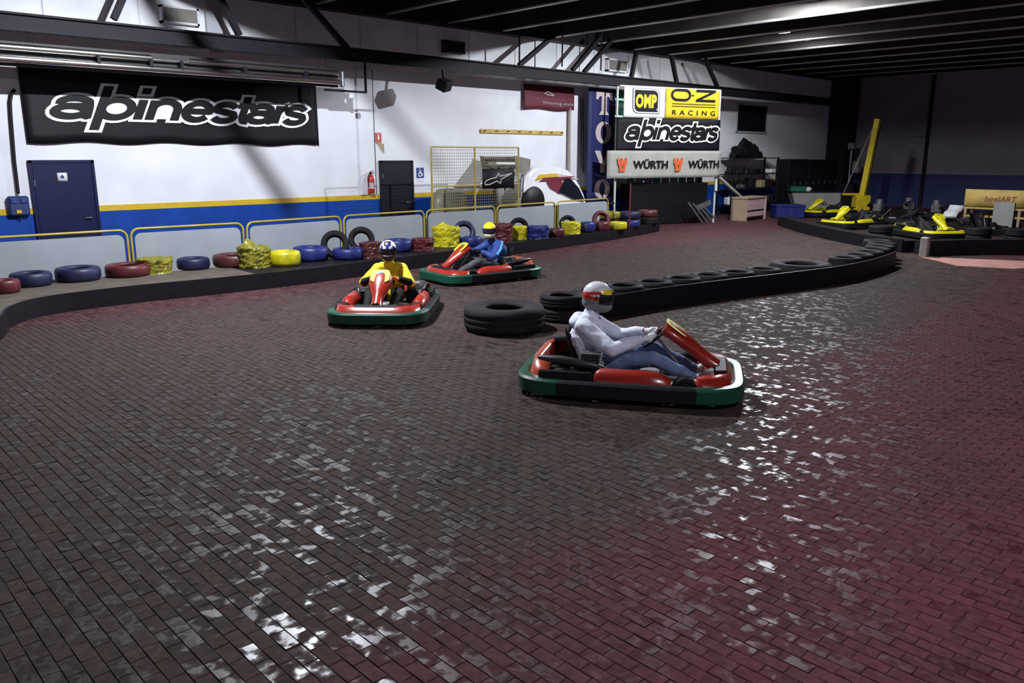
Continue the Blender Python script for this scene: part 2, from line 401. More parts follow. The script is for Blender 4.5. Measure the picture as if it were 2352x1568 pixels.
def put_word(fl, u, v, w_, h, lift, parent, sh=0.30):
    S, fills = word_strokes(); total_w, x0 = 10.65, -0.45
    sx, sy = w_/total_w, h/2.55
    def tr(polys): return [[(u+(x-x0)*sx, v+(y+.85)*sy) for x, y in P] for P in polys]
    fl.polys(tr(stroke_polys(S, .62, sh) + [[(x+sh*y, y) for x, y in P] for P in fills]), lift).build('outline', 'print_white', parent)
    fl.polys(tr(stroke_polys(S, .345, sh)), lift+.012).build('lettering', 'print_black', parent)

# ------------------------------------------------------------------ floor
WY, BX = 17.2, 37.0            # left wall plane, back wall plane
X0, Y0 = -9.0, -9.0            # far sides of the hall behind the camera
mb = MB(); mb.box(((X0+BX)/2, (Y0+WY)/2, -0.0555), (BX-X0, WY-Y0, 0.10))
floor = struct('floor', mb, 'mortar')
FH = Vector((math.cos(YAW), math.sin(YAW))); RH = Vector((math.sin(YAW), -math.cos(YAW)))
NEAR = 21.0                    # bricks are real up to here, the far floor is one paved sheet
def brick_field():
    cells = []
    r = np.arange(int(X0/BW), int(24/BW)); c = np.arange(int(Y0/BL), int(WY/BL)+1)
    R, C = np.meshgrid(r, c, indexing='ij'); cx = (R+.5)*BW; cy = (C+.5-0.5*(R % 2))*BL
    d = cx*FH.x+cy*FH.y; s = cx*RH.x+cy*RH.y
    ok = (d > 0.6) & (d < NEAR) & (np.abs(s) < 0.95*d+2.2) & (cy < 15.6)
    return cx[ok], cy[ok], d[ok], s[ok]
cx, cy, dd, ss = brick_field()
seen = (np.abs(ss) < 0.63*dd) & (dd > 2.75)
order = np.argsort(np.where(seen, dd, 1e9))
big = order[:300]; rest = np.setdiff1d(np.arange(len(cx)), big)
hx, hy, ch = BW/2-.0016, BL/2-.0016, .0018
base = np.array([(sx*hx, sy*hy, -.014) for sx, sy in ((-1, -1), (1, -1), (1, 1), (-1, 1))] +
                [(sx*hx, sy*hy, -.003) for sx, sy in ((-1, -1), (1, -1), (1, 1), (-1, 1))] +
                [(sx*(hx-ch), sy*(hy-ch), 0.0) for sx, sy in ((-1, -1), (1, -1), (1, 1), (-1, 1))])
bf = [(8, 9, 10, 11)] + [(4+i, 4+(i+1) % 4, 8+(i+1) % 4, 8+i) for i in range(4)] + [(i, (i+1) % 4, 4+(i+1) % 4, 4+i) for i in range(4)]
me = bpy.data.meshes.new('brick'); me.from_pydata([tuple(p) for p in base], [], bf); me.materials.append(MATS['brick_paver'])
for i in big:
    o = bpy.data.objects.new('brick', me); o.parent = floor
    o.location = (float(cx[i]), float(cy[i]), float(rng.uniform(-.0016, 0)))
    o.rotation_euler = (float(rng.normal(0, .014)), float(rng.normal(0, .020)), float(rng.normal(0, .006))); COL.objects.link(o)
n = len(rest); T = np.repeat(base[None], n, 0)
T[:, :, 2] += (rng.normal(0, .014, (n, 1))*T[:, :, 1] + rng.normal(0, .020, (n, 1))*T[:, :, 0]) + rng.uniform(-.0016, 0, (n, 1))
T[:, :, 0] += cx[rest][:, None]; T[:, :, 1] += cy[rest][:, None]
fq = (np.array(bf)[None] + (np.arange(n)*12)[:, None, None]).reshape(-1, 4)
me = bpy.data.meshes.new('brick_paving'); me.vertices.add(n*12); me.vertices.foreach_set('co', T.reshape(-1))
me.loops.add(len(fq)*4); me.polygons.add(len(fq)); me.loops.foreach_set('vertex_index', fq.reshape(-1).astype(np.int32))
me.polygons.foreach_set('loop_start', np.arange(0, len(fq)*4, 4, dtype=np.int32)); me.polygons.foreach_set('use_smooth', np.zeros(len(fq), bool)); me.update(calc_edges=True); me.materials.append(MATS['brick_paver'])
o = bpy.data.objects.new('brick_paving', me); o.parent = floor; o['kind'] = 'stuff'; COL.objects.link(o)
# far paving beyond the built bricks
mb = MB()
def clip_poly(P, f):
    out = []
    for a, b in zip(P, P[1:]+P[:1]):
        fa, fb = f(a), f(b)
        if fa >= 0: out.append(a)
        if (fa >= 0) != (fb >= 0): t = fa/(fa-fb); out.append((a[0]+(b[0]-a[0])*t, a[1]+(b[1]-a[1])*t))
    return out
P = clip_poly([(X0, Y0), (BX, Y0), (BX, WY), (X0, WY)], lambda p: p[0]*FH.x+p[1]*FH.y-NEAR)
mb.add([(x, y, -.001) for x, y in P], [tuple(range(len(P)))])
mb.add([(x, y, -.001) for x, y in ((X0, 15.6), (14, 15.6), (14, WY), (X0, WY))], [(0, 1, 2, 3)])
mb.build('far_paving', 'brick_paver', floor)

# ------------------------------------------------------------------ walls
mb = MB(); mb.box(((X0+BX)/2, WY+.15, 3.0), (BX-X0, .3, 6.0)); wall_left = struct('wall_left', mb, 'plaster')
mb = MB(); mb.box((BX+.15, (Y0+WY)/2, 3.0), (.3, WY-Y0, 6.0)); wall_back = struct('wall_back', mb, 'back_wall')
# upper cladding panels, each its own piece
xp = 1.15
while xp < 35:
    mb = MB(); mb.box((xp+.85, WY-.012, 5.03), (1.675, .024, 1.46), bev=.006); mb.build('panel', 'cladding', wall_left); xp += 1.705
# painted bands
doors = [(4.05, 5.07), (11.84, 12.75)]
edges = [(X0, doors[0][0]), (doors[0][1], doors[1][0]), (doors[1][1], BX)]
mb = MB()
for a, b in edges: mb.box(((a+b)/2, WY-.004, .56), (b-a, .008, 1.13))
struct('trim_1', mb, 'dado_blue')
mb = MB()
for a, b in edges: mb.box(((a+b)/2, WY-.006, 1.185), (b-a, .012, .115))
struct('trim_2', mb, 'stripe_yellow')
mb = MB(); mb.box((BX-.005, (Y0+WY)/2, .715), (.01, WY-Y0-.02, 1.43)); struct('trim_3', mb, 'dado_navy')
mb = MB(); mb.box((11.43, WY-.02, 2.75), (.44, .04, 3.0)); struct('trim_4', mb, 'plaster')       # pilaster beside the seam
mb = MB(); mb.box((11.69, WY-.003, 2.75), (.018, .006, 3.0)); struct('trim_5', mb, 'vent_dark')
mb = MB(); mb.box((7.75, WY-.06, 5.0), (.33, .12, 1.4)); struct('trim_6', mb, 'plaster_grey')
# corner column and pipes on the back wall
mb = MB(); mb.box((36.5, 16.72, 2.95), (.9, .9, 5.9)); struct('trim_7', mb, 'steel_dark')
p = PX(2132, 300, BX-.08); mb = MB(); mb.tube([(BX-.08, p.y, .0), (BX-.08, p.y, 5.8)], .07); struct('trim_8', mb, 'steel_dark')
a, b = PX(2008, 313, BX-.05), PX(2125, 313, BX-.05); mb = MB(); mb.tube([(BX-.05, a.y, a.z), (BX-.05, b.y, a.z)], .035); struct('trim_9', mb, 'pipe_tan')

# doors
def door(idx, x0, x1, m, ztop):
    mb = MB(); mb.box(((x0+x1)/2, WY-.03, ztop/2), (x1-x0, .06, ztop), bev=.008); d = struct('door_%d' % idx, mb, m)
    mb = MB()
    for x in (x0-.03, x1+.03): mb.box((x, WY-.035, ztop/2+.02), (.055, .07, ztop+.05))
    mb.box(((x0+x1)/2, WY-.035, ztop+.03), (x1-x0+.11, .07, .055)); mb.build('door_frame', m, d)
    mb = MB(); mb.tube([(x1-.10, WY-.06, 1.02), (x1-.10, WY-.11, 1.02), (x1-.22, WY-.11, 1.02)], .011, 8); mb.build('handle', 'metal_grey', d)
    mb = MB()
    for z in (.3, 1.7): mb.tube([(x0+.01, WY-.065, z-.06), (x0+.01, WY-.065, z+.06)], .012, 8)
    mb.build('hinge', 'metal_grey', d); return d
d1 = door(1, 4.05, 5.07, 'door_navy', 2.06); d2 = door(2, 11.84, 12.75, 'door_dark', 2.02)
# pictogram plate on door 1
a = PY(133, 416, WY-.065); fl = Flat((a.x, WY-.066, a.z), (1, 0, 0), (0, 0, 1))
t = thing('door_sign', 'small white pictogram plate on the navy door', 'sign', (a.x+.085, WY-.062, a.z))
q = fl.sheet(.17, .155, 2, 2, thick=.004); q.v = [tuple(Vector(v)-Vector(t.location)) for v in q.v]; q.build('plate', 'sign_white', t)
f2 = Flat(Vector(fl.O)-Vector(t.location), fl.U, fl.V)
f2.polys([arc(.085, .078, .035, .032, 0, 345, 14), [(.075, .105), (.095, .105), (.09, .125), (.08, .125)]], .004).build('pictogram', 'sign_blue', t)

def on_wall(name, label, cat, p): return thing(name, label, cat, p)
def rel(mb, root): 
    l = Vector(root.location); mb.v = [tuple(Vector(v)-l) for v in mb.v]; return mb

# ------------------------------------------------------------------ ceiling
mb = MB(); mb.box(((X0+BX)/2, (Y0+WY)/2, 6.03), (BX-X0, WY-Y0, .12)); ceiling = struct('ceiling', mb, 'concrete')
xr = -8.9
while xr < 36.9:
    mb = MB(); yb = WY-.34
    sec = [(-.055, 5.97), (-.055, 5.54), (-.055, 5.525), (-.055, 5.50), (.085, 5.50), (.085, 5.525), (.055, 5.54), (.055, 5.97)]
    mb.loft([[(xr+x, Y0, z) for x, z in sec], [(xr+x, yb, z) for x, z in sec]][::-1], smooth=False, mi=0)
    # rolled steel edge catching the light
    mb.tube([(xr-.055, Y0, 5.505), (xr-.055, yb, 5.505)], .036, 12, mi=1)
    mb.build('rib', ['rib_web', 'rib_metal'], ceiling); xr += 1.90
mb = MB(); mb.box(((X0+36.0)/2, WY-.2, 5.70), (36.0-X0, .28, .54)); struct('trim_10', mb, 'steel_dark')   # eave beam

# unseen struts added by the first lamp to throw broad shadows on the wall
for li, f_, (q0, q1) in ((0, .20, ((850, 215), (1005, 380))), (0, .20, ((560, 325), (665, 480)))):
    L_ = Vector(LAMPS[li][0]); W0, W1 = PY(*q0, WY), PY(*q1, WY); A_, B_ = L_+(W0-L_)*f_, L_+(W1-L_)*f_
    d_ = A_-B_; A_ = B_+d_*((5.97-B_.z)/d_.z)
    mb = MB(); mb.bar(B_, A_, .085 if li == 0 else .035, .085 if li == 0 else .035); mb.build('strut', 'steel_dark', ceiling)

# girder running along the left wall with its diagonal braces
g = thing('steel_girder', 'long dark steel girder running along the white wall above the banners', 'girder', (12, 16.2, 4.24))
mb = MB()
for z, h_, d_ in ((4.525, .035, .20), (4.265, .035, .20), (4.395, .23, .05)): mb.box((13, 16.2, z), (44, d_, h_))
rel(mb, g).build('beam', 'steel_dark', g)
def brace(px, Y=16.2, w_=.11):
    a, b = PY(*px[0], Y), PY(*px[1], Y); d = (b-a); a = a-d*(.05 if a.z < b.z else 1.0); b = b+d*(.05 if a.z > b.z else 1.0)
    if a.z > 5.9 or b.z > 5.9:
        lo, hi = (a, b) if a.z < b.z else (b, a); k = (5.9-lo.z)/(hi.z-lo.z); hi = lo+(hi-lo)*k; a, b = lo, hi
    mb = MB(); mb.bar(a, b, w_, w_); rel(mb, g).build('brace', 'steel_dark', g)
for pr in [((262, 42), (280, 0)), ((548, 78), (508, 0)), ((795, 108), (722, 25)), ((1195, 148), (1245, 105)), ((1316, 160), (1348, 122)), ((1343, 164), (1376, 126)),
           ((1450, 178), (1456, 148)), ((1554, 188), (1548, 158)), ((1648, 200), (1634, 168))]: brace(pr)
for px_, y0, y1 in ((1193, 102, 145), (1291, 112, 153), (1380, 122, 162)):
    a, b = PY(px_, y1, 16.26), PY(px_, y0, 16.26); mb = MB(); mb.tube([a, (a.x, a.y, 5.9)], .022, 8); rel(mb, g).build('hanger_rod', 'steel_dark', g)

# wall vents
def vent(px0, px1, dark, label):
    a, b = PY(*px0, WY-.02), PY(*px1, WY-.02); x0, x1, z1, z0 = a.x, b.x, a.z, b.z
    t = thing('wall_vent', label, 'vent', ((x0+x1)/2, WY-.03, z0)); w_, h_ = x1-x0, z1-z0; Y = WY-.16
    mb = MB(); mb.box(((x0+x1)/2, WY-.06, (z0+z1)/2), (w_-.04, .10, h_-.04)); rel(mb, t).build('backing', 'vent_dark', t)
    mb = MB()
    for x in (x0+.02, x1-.02): mb.box((x, WY-.10, (z0+z1)/2), (.04, .15, h_))
    for z in (z0+.02, z1-.02): mb.box(((x0+x1)/2, WY-.10, z), (w_, .15, .04))
    rel(mb, t).build('frame', 'vent_dark' if dark else 'sign_white', t)
    k = 18 if not dark else 5
    for i in range(k):
        x = x0+.05+(w_-.1)*(i+.5)/k; mb = MB(); mb.box((x, WY-.145, (z0+z1)/2), (.016, .05, h_-.06), Matrix.Rotation(.5, 3, 'Z')); rel(mb, t).build('slat', 'vent_dark' if dark else 'pipe_tan', t)
vent((362, 12), (452, 62), False, 'white framed louvre vent above the girder over the large black banner')
vent((1013, 92), (1060, 126), True, 'dark square vent on the shaded upper wall between the bright patches')
vent((1389, 134), (1433, 168), False, 'small white framed vent above the blue letter banner')

# high bay lamps that light the hall, plus one added to brighten a rib edge
for i, (p, e, c) in enumerate(LAMPS):
    t = thing('high_bay_lamp', ['round metal ceiling lamp over the karting track near the large black banner', 'round metal ceiling lamp over the middle of the karting track', 'round metal ceiling lamp in front of the sponsor banners', 'added round metal ceiling lamp beyond the sponsor banners, brightening one rib edge', 'round metal ceiling lamp near the open side of the hall'][i], 'lamp', (p[0], p[1], p[2]), 0, 'ceiling lamps of the hall')
    mb = MB(); mb.lathe([(.0, .215), (.10, .20), (.18, .10), (.235, -.010), (.225, -.010), (.17, .09), (.09, .185), (.0, .2)], 24); mb.build('shade', 'metal_grey', t)
    mb = MB(); mb.tube([(0, 0, .2), (0, 0, .33)], .03, 10); mb.build('socket', 'steel_dark', t)
    for q in range(3):
        mb = MB(); mb.tube([(.17*math.cos(q*2.094), .17*math.sin(q*2.094), .12), (.03*math.cos(q*2.094), .03*math.sin(q*2.094), .31)], .006, 6); mb.build('bracket', 'steel_dark', t)

# ------------------------------------------------------------------ radiant tube heater (two shiny tubes)
HY = 15.95
t = thing('tube_heater', 'pair of long shiny chrome heater tubes hanging above the large black banner', 'heater', (6.2, HY, 3.7))
za, zb, xe = PY(0, 106, HY).z, PY(0, 133, HY).z, PY(783, 175, HY).x
for z, x0, x1 in ((za, -4.0, PY(345, 131, HY).x), (zb, -4.0, xe)):
    mb = MB(); mb.tube([(x0, HY, z), (x1, HY, z)], .062, 16); rel(mb, t).build('tube', 'chrome', t)
mb = MB(); mb.tube([(PY(432, 133, HY).x, HY+.02, za), (xe-.05, HY+.02, za)], .055, 16); rel(mb, t).build('tube', 'chrome', t)
mb = MB(); mb.box(((xe-4)/2, HY+.13, (za+zb)/2), (xe+4, .02, .40)); rel(mb, t).build('reflector', 'vent_dark', t)
mb = MB(); mb.tube([(PY(320, 131, HY).x, HY, za-.02), (PY(460, 139, HY).x, HY, za-.02)], .02, 8); rel(mb, t).build('link_pipe', 'metal_grey', t)
for px_ in (225, 345, 415, 560, 700):
    x = PY(px_, 140, HY).x; mb = MB(); mb.box((x, HY+.03, (za+zb)/2), (.05, .20, .16)); rel(mb, t).build('clamp', 'steel_dark', t)
for px_ in (80, 420, 760):
    x = PY(px_, 140, HY).x; mb = MB(); mb.tube([(x, HY+.13, za), (x, 16.2, 4.27)], .012, 6); rel(mb, t).build('hanger_rod', 'steel_dark', t)
mb = MB(); mb.box((xe+.02, HY, (za+zb)/2-.03), (.06, .16, .34), bev=.02); rel(mb, t).build('end_box', 'metal_grey', t)
p = PY(838, 150, 16.2); q = PY(838, 214, 16.2)
t = thing('hanging_bracket', 'thin dark L-shaped bracket hanging from the girder beyond the heater end', 'bracket', (p.x, 16.2, q.z))
mb = MB(); mb.tube([(p.x, 16.2, 4.26), (p.x, 16.2, q.z)], .03, 8); rel(mb, t).build('rod', 'steel_dark', t)
mb = MB(); mb.tube([(p.x, 16.2, q.z+.02), (PY(745, 212, 16.2).x, 16.2, q.z+.02)], .024, 8); rel(mb, t).build('arm', 'steel_dark', t)
p = PY(808, 222, 16.18); mb = MB(); mb.lathe([(.0, -.05), (.05, -.045), (.06, 0), (.05, .05), (0, .06)], 12, Matrix.Translation((p.x, 16.2, p.z))); rel(mb, t).build('sensor', 'sign_white', t)

# flood lamp / camera under the girder
p = PY(1020, 195, 16.1)
t = thing('wall_projector', 'dark boxy projector hanging under the girder left of the red banner', 'projector', (p.x, 16.1, p.z-.2))
mb = MB(); mb.box((0, 0, .2), (.34, .30, .26), Matrix.Rotation(.5, 3, 'X') @ Matrix.Rotation(.4, 3, 'Z'), bev=.03); mb.build('housing', 'steel_dark', t)
mb = MB(); mb.tube([(0, 0, .3), (0, .06, 4.26-p.z+.2)], .03, 8); mb.build('stem', 'steel_dark', t)

# ------------------------------------------------------------------ large banner
a, b = PY(40, 150, WY-.06), PY(731, 322, WY-.06); z0, z1 = 2.46, 3.83
x0, x1 = a.x, PY(731, 300, WY-.06).x
t = thing('wall_banner', 'large black banner with white outlined lettering under the chrome heater', 'banner', ((x0+x1)/2, WY-.05, z0))
fl = Flat((x0-t.location.x, 0, 0), (1, 0, 0), (0, 0, 1))
fl.sheet(x1-x0, z1-z0, 40, 8, .02, .3, bottom=.05).build('cloth', 'banner_black', t)
put_word(fl, PY(90, 300, WY-.06).x-x0, PY(220, 306, WY-.06).z-z0, PY(707, 260, WY-.06).x-PY(90, 260, WY-.06).x, PY(235, 196, WY-.06).z-PY(220, 306, WY-.06).z, .030, t)

# ------------------------------------------------------------------ small wall objects
# conduit and switch box at the left
p = PY(40, 470, WY)
t = thing('switch_box', 'blue electrical switch box with a cable conduit running up the white wall', 'switch box', (p.x, WY-.08, p.z-.2))
mb = MB(); mb.box((p.x, WY-.07, p.z-.02), (.34, .14, .36), bev=.03); rel(mb, t).build('case', 'dado_navy', t)
mb = MB(); mb.box((p.x-.08, WY-.15, p.z+.08), (.10, .03, .10), bev=.01); mb.box((p.x+.08, WY-.15, p.z+.08), (.10, .03, .10), bev=.01); rel(mb, t).build('socket_lid', 'sign_blue', t)
mb = MB(); mb.box((p.x-.02, WY-.145, p.z-.12), (.08, .02, .06)); rel(mb, t).build('label_plate', 'stripe_yellow', t)
mb = MB(); mb.tube([PY(u, v, WY-.05) for u, v in ((34, 205), (26, 216), (23, 235), (25, 270), (29, 320), (33, 370), (38, 410), (42, 445))], .03, 8); rel(mb, t).build('conduit', 'steel_dark', t)
mb = MB(); mb.tube([PY(u, v, WY-.08) for u, v in ((38, 480), (40, 498), (48, 503), (56, 490))], .012, 6); rel(mb, t).build('cable', 'black', t)

# fire extinguisher, its signs
p = PY(852, 425, WY-.12)
t = thing('fire_extinguisher', 'red fire extinguisher hung on the wall beside the narrow dark door', 'fire extinguisher', (p.x, WY-.12, 1.28))
mb = MB(); mb.lathe([(0, 0), (.075, .005), (.085, .03), (.085, .36), (.07, .42), (.03, .45), (.025, .48), (0, .48)], 18); mb.build('cylinder', 'red_gloss', t)
mb = MB(); mb.lathe([(.0865, .12), (.0865, .27)], 18); mb.build('label_band', 'print_cream', t)
mb = MB(); mb.box((0, 0, .50), (.05, .04, .05), bev=.01); mb.bar((0, 0, .53), (.10, -.02, .56), .02, .012); mb.bar((0, 0, .51), (.10, -.02, .50), .02, .012); mb.build('valve', 'black', t)
mb = MB(); mb.tube([(.02, -.03, .50), (-.07, -.06, .50), (-.11, -.06, .40), (-.10, -.05, .15)], .013, 8); mb.build('hose', 'black', t)
mb = MB(); mb.box((0, .10, .32), (.05, .04, .14)); mb.build('hook', 'steel_dark', t)
p = PY(868, 318, WY-.01)
t = thing('fire_sign', 'small red fire sign with a tan triangular plate below beside the wall seam', 'sign', (p.x, WY-.03, p.z-.3))
mb = MB(); mb.box((0, 0, .32), (.17, .012, .24)); mb.build('plate', 'sign_red', t)
fl = Flat((-.085, -.007, .20), (1, 0, 0), (0, 0, 1)); fl.polys([[(.065, .07), (.105, .07), (.105, .17), (.065, .17)], [(.075, .17), (.095, .17), (.095, .20), (.075, .20)]], .002).build('pictogram', 'print_white', t)
fl.polys([[(.01, .01), (.16, .01), (.16, .02), (.01, .02)], [(.01, .22), (.16, .22), (.16, .23), (.01, .23)]], .002).build('border', 'print_cream', t)
mb = MB(); vs_ = [(-.03, 0, .20), (.16, 0, .17), (.16, 0, -.06)]; mb.add(vs_+[(x, .01, z) for x, _, z in vs_], [(0, 1, 2)[::-1], (3, 4, 5), (0, 1, 4, 3), (1, 2, 5, 4), (2, 0, 3, 5)]); mb.build('side_plate', 'sign_tan', t)
# accessible toilet sign
a, b = PY(956, 385, WY), PY(973, 408, WY)
t = thing('wheelchair_sign', 'blue wheelchair sign with a small white notice below right of the dark door', 'sign', ((a.x+b.x)/2, WY-.012, b.z))
mb = MB(); mb.box((0, 0, (a.z-b.z)/2), (b.x-a.x, .012, a.z-b.z)); mb.build('plate', 'sign_blue', t)
w_, h_ = b.x-a.x, a.z-b.z; fl = Flat((-w_/2, -.007, 0), (1, 0, 0), (0, 0, 1))
S = [[(.42*w_, .80*h_), (.42*w_, .45*h_), (.70*w_, .45*h_), (.80*w_, .2*h_)], arc(.45*w_, .32*h_, .22*w_, .17*h_, 110, 380, 14), [(.42*w_, .62*h_), (.65*w_, .62*h_)]]
fl.polys(stroke_polys(S, .022, 0)+[arc(.42*w_, .88*h_, .06*w_, .05*h_, 0, 340, 10)], .003).build('pictogram', 'print_white', t)
mb = MB(); mb.box((.01, .002, -.05), (.16, .008, .08)); mb.build('notice', 'sign_white', t)
# yellow hook rail
a, b = PY(1104, 298, WY-.04), PY(1294, 300, WY-.04)
t = thing('hook_rail', 'yellow wooden hook rail on the white wall above the wire mesh panel', 'rail', ((a.x+b.x)/2, WY-.03, 2.80))
L_ = b.x-a.x; mb = MB(); mb.box((0, 0, .06), (L_, .04, .11), bev=.01); mb.build('board', 'board_yellow', t)
for k in range(8): mb = MB(); x = -L_/2+.12+(L_-.24)*k/7; mb.tube([(x, -.02, .07), (x, -.08, .06), (x, -.09, .09)], .012, 6); mb.build('hook', 'steel_dark', t)
# red banner
a, b = PY(1203, 185, WY-.1), PY(1318, 253, WY-.1)
t = thing('hanging_banner', 'dark red hanging banner with pale lettering below the girder', 'banner', (a.x, WY-.10, b.z))
w_, h_ = b.x-a.x, 4.2-b.z; fl = Flat((0, 0, 0), (1, 0, 0), (0, 0, 1)); fl.sheet(w_, h_, 20, 6, .03, 1.0, bottom=.04).build('cloth', 'cloth_maroon', t)
put_text(fl, 'Winning style', .34*w_, .14*h_, .63*w_, .17*h_, .036, 'print_grey', t, offset=.0)
fl.polys(stroke_polys([[(w_*.38, h_*.62), (w_*.45, h_*.74), (w_*.55, h_*.62)], [(w_*.42, h_*.60), (w_*.58, h_*.58)]], .03, 0), .036).build('emblem', 'print_grey', t)
# drain pipe and cables at the wall end
p = PY(1307, 350, WY-.08); mb = MB(); mb.tube([(p.x, WY-.07, .02), (p.x, WY-.07, 3.6)], .055, 12); one('drain_pipe', mb, 'pipe_tan', 'tan vertical drain pipe on the white wall below the red banner', 'pipe')
for i, px_ in enumerate((1334, 1339)):
    p0, p1 = PY(px_, 225, WY-.05), PY(px_+1, 388+i*8, WY-.05)
    mb = MB(); mb.tube([p0, (p0+p1)/2+Vector((.02, 0, 0)), p1], .012, 6)
    one('hanging_cable', mb, 'steel_dark', ['shorter thin black cable hanging down the wall beside the blue letter banner', 'longer thin black cable hanging down the wall beside the blue letter banner'][i], 'cable')
# window high on the far wall stretch
a, b = PY(1693, 238, WY), PY(1757, 305, WY)
mb = MB(); mb.box(((a.x+b.x)/2, WY-.02, (a.z+b.z)/2), (b.x-a.x, .03, a.z-b.z)); wd = struct('window_1', mb, 'glass_dark')
mb = MB(); w_, h_ = b.x-a.x, a.z-b.z
for x in (a.x, b.x): mb.box((x, WY-.03, (a.z+b.z)/2), (.06, .06, h_+.06))
for z in (a.z, b.z): mb.box(((a.x+b.x)/2, WY-.03, z), (w_+.06, .06, .06))
mb.build('window_frame', 'plaster_grey', wd)

# ------------------------------------------------------------------ sponsor wall (blue letter banner, frame with four banners)
a, b = PY(1352, 195, 16.75), PY(1414, 195, 16.75)
t = thing('letter_banner', 'tall narrow blue banner with cream capital letters down it', 'banner', (a.x, 16.75, .8))
w_, h_ = b.x-a.x, 4.22-.8; fl = Flat((0, 0, 0), (1, 0, 0), (0, 0, 1)); fl.sheet(w_, h_, 6, 20, .02, .4).build('cloth', 'cloth_blue', t)
def zrel(py): return PY(1385, py, 16.75).z-.8
def ring_poly(cx, cy, rx, ry, ix, iy, n=20):
    out = []
    for i in range(n):
        a0, a1 = 2*PI*i/n, 2*PI*(i+1)/n
        out.append([(cx+rx*math.cos(a0), cy+ry*math.sin(a0)), (cx+rx*math.cos(a1), cy+ry*math.sin(a1)), (cx+ix*math.cos(a1), cy+iy*math.sin(a1)), (cx+ix*math.cos(a0), cy+iy*math.sin(a0))])
    return out
cu = w_*.56
for k, (ch_, y0, y1) in enumerate((('T', 264, 212), ('O', 330, 279), ('Y', 396, 346), ('O', 456, 411))):
    v0, v1 = zrel(y0), zrel(y1); hh = v1-v0; ww = w_*.30
    if ch_ == 'T': P = [[(cu-ww, v1), (cu-ww, v1-hh*.30), (cu-ww*.8, v1-hh*.34), (cu-ww*.55, v1-hh*.18), (cu+ww*.55, v1-hh*.18), (cu+ww*.8, v1-hh*.34), (cu+ww, v1-hh*.30), (cu+ww, v1)][::-1], [(cu-ww*.32, v1), (cu-ww*.32, v0+hh*.14), (cu+ww*.32, v0+hh*.14), (cu+ww*.32, v1)], [(cu-ww*.62, v0), (cu+ww*.62, v0), (cu+ww*.4, v0+hh*.16), (cu-ww*.4, v0+hh*.16)]]
    elif ch_ == 'O': P = ring_poly(cu, (v0+v1)/2, ww, hh/2, ww*.36, hh*.34)
    else: P = [[(cu-ww*1.05, v1), (cu-ww*.35, v1), (cu+ww*.15, v0+hh*.45), (cu-ww*.3, v0+hh*.35)][::-1], [(cu+ww*1.05, v1), (cu+ww*.5, v1), (cu-ww*.05, v0+hh*.4), (cu+ww*.3, v0+hh*.35)], [(cu-ww*.3, v0), (cu+ww*.3, v0), (cu+ww*.3, v0+hh*.5), (cu-ww*.3, v0+hh*.5)]]
    fl.polys(P, .03).build('letter_'+ch_.lower(), 'print_cream', t)

# lit service room glimpsed behind the banners
a = PY(1414, 215, 17.1); b = PY(1440, 275, 17.1)
t = thing('service_window', 'small green lit window with fluorescent tubes behind the white sponsor banner', 'window', (a.x, 17.14, b.z))
mb = MB(); mb.box((.35, 0, .42), (.9, .06, .95)); mb.build('pane', 'room_green', t)
for z in (.62, .10): mb = MB(); mb.tube([(-.06, -.06, z), (.6, -.06, z)], .022, 8); mb.build('light_tube', 'tube_glow', t)

SL, SR = PY(1432, 200, 16.05), PY(1650, 210, 15.03)
SU = Vector((SR.x-SL.x, SR.y-SL.y, 0)); SW = SU.length; SU.normalize(); SN = SU.cross(Vector((0, 0, 1)))
def on_frame(px_, py):      # pixel -> (u, z) on the banner frame plane
    d = ray(px_, py); n = SN; o = Vector((SL.x, SL.y, 0)); k = (o-CAM).dot(n)/d.dot(n); p = CAM+d*k
    return (p-o).dot(SU), p.z
def frame_banner(name, label, pxs, m, amp=.02, seed=0.0, lift=0.0, bottom=.0):
    u0, zb = on_frame(pxs[0], pxs[3]); u1, _ = on_frame(pxs[2], pxs[3]); _, zt = on_frame((pxs[0]+pxs[2])/2, pxs[1]); _, zb = on_frame((pxs[0]+pxs[2])/2, pxs[3])
    o = Vector((SL.x, SL.y, 0))+SU*u0+SN*lift
    t = thing(name, label, 'banner', (o.x, o.y, zb)); fl = Flat((0, 0, 0), SU, (0, 0, 1)); fl.sheet(u1-u0, zt-zb, 24, 8, amp, seed, bottom=bottom).build('cloth', m, t)
    return t, fl, u1-u0, zt-zb
# white banner with black leaf-shaped badge
t, fl, w_, h_ = frame_banner('sponsor_banner', 'white sponsor banner with a black badge and yellow letters', (1432, 201, 1526, 270), 'cloth_white', .01)
def leaf(u0, v0, u1, v1, r):
    return [(u0, v1), ] + [(u0, v0+r)] + arc(u0+r, v0+r, r, r, 180, 270, 6) + [(u1, v0), (u1, v1-r)] + arc(u1-r, v1-r, r, r, 0, 90, 6)
fl.polys([leaf(.20*w_, .13*h_, .86*w_, .97*h_, .22*h_)], .016).build('badge_border', 'print_black', t)
fl.polys([leaf(.215*w_, .15*h_, .845*w_, .955*h_, .21*h_)], .019).build('badge_rim', 'print_white', t)
fl.polys([leaf(.245*w_, .19*h_, .815*w_, .915*h_, .19*h_)], .022).build('badge', 'print_black', t)
put_text(fl, 'OMP', .27*w_, .32*h_, .51*w_, .46*h_, .026, 'print_yellow', t, offset=.05, space=1.08)
fl.polys([arc(.80*w_, .28*h_, .022*w_, .035*h_, 0, 340, 10)], .028).build('registered_mark', 'print_grey', t)
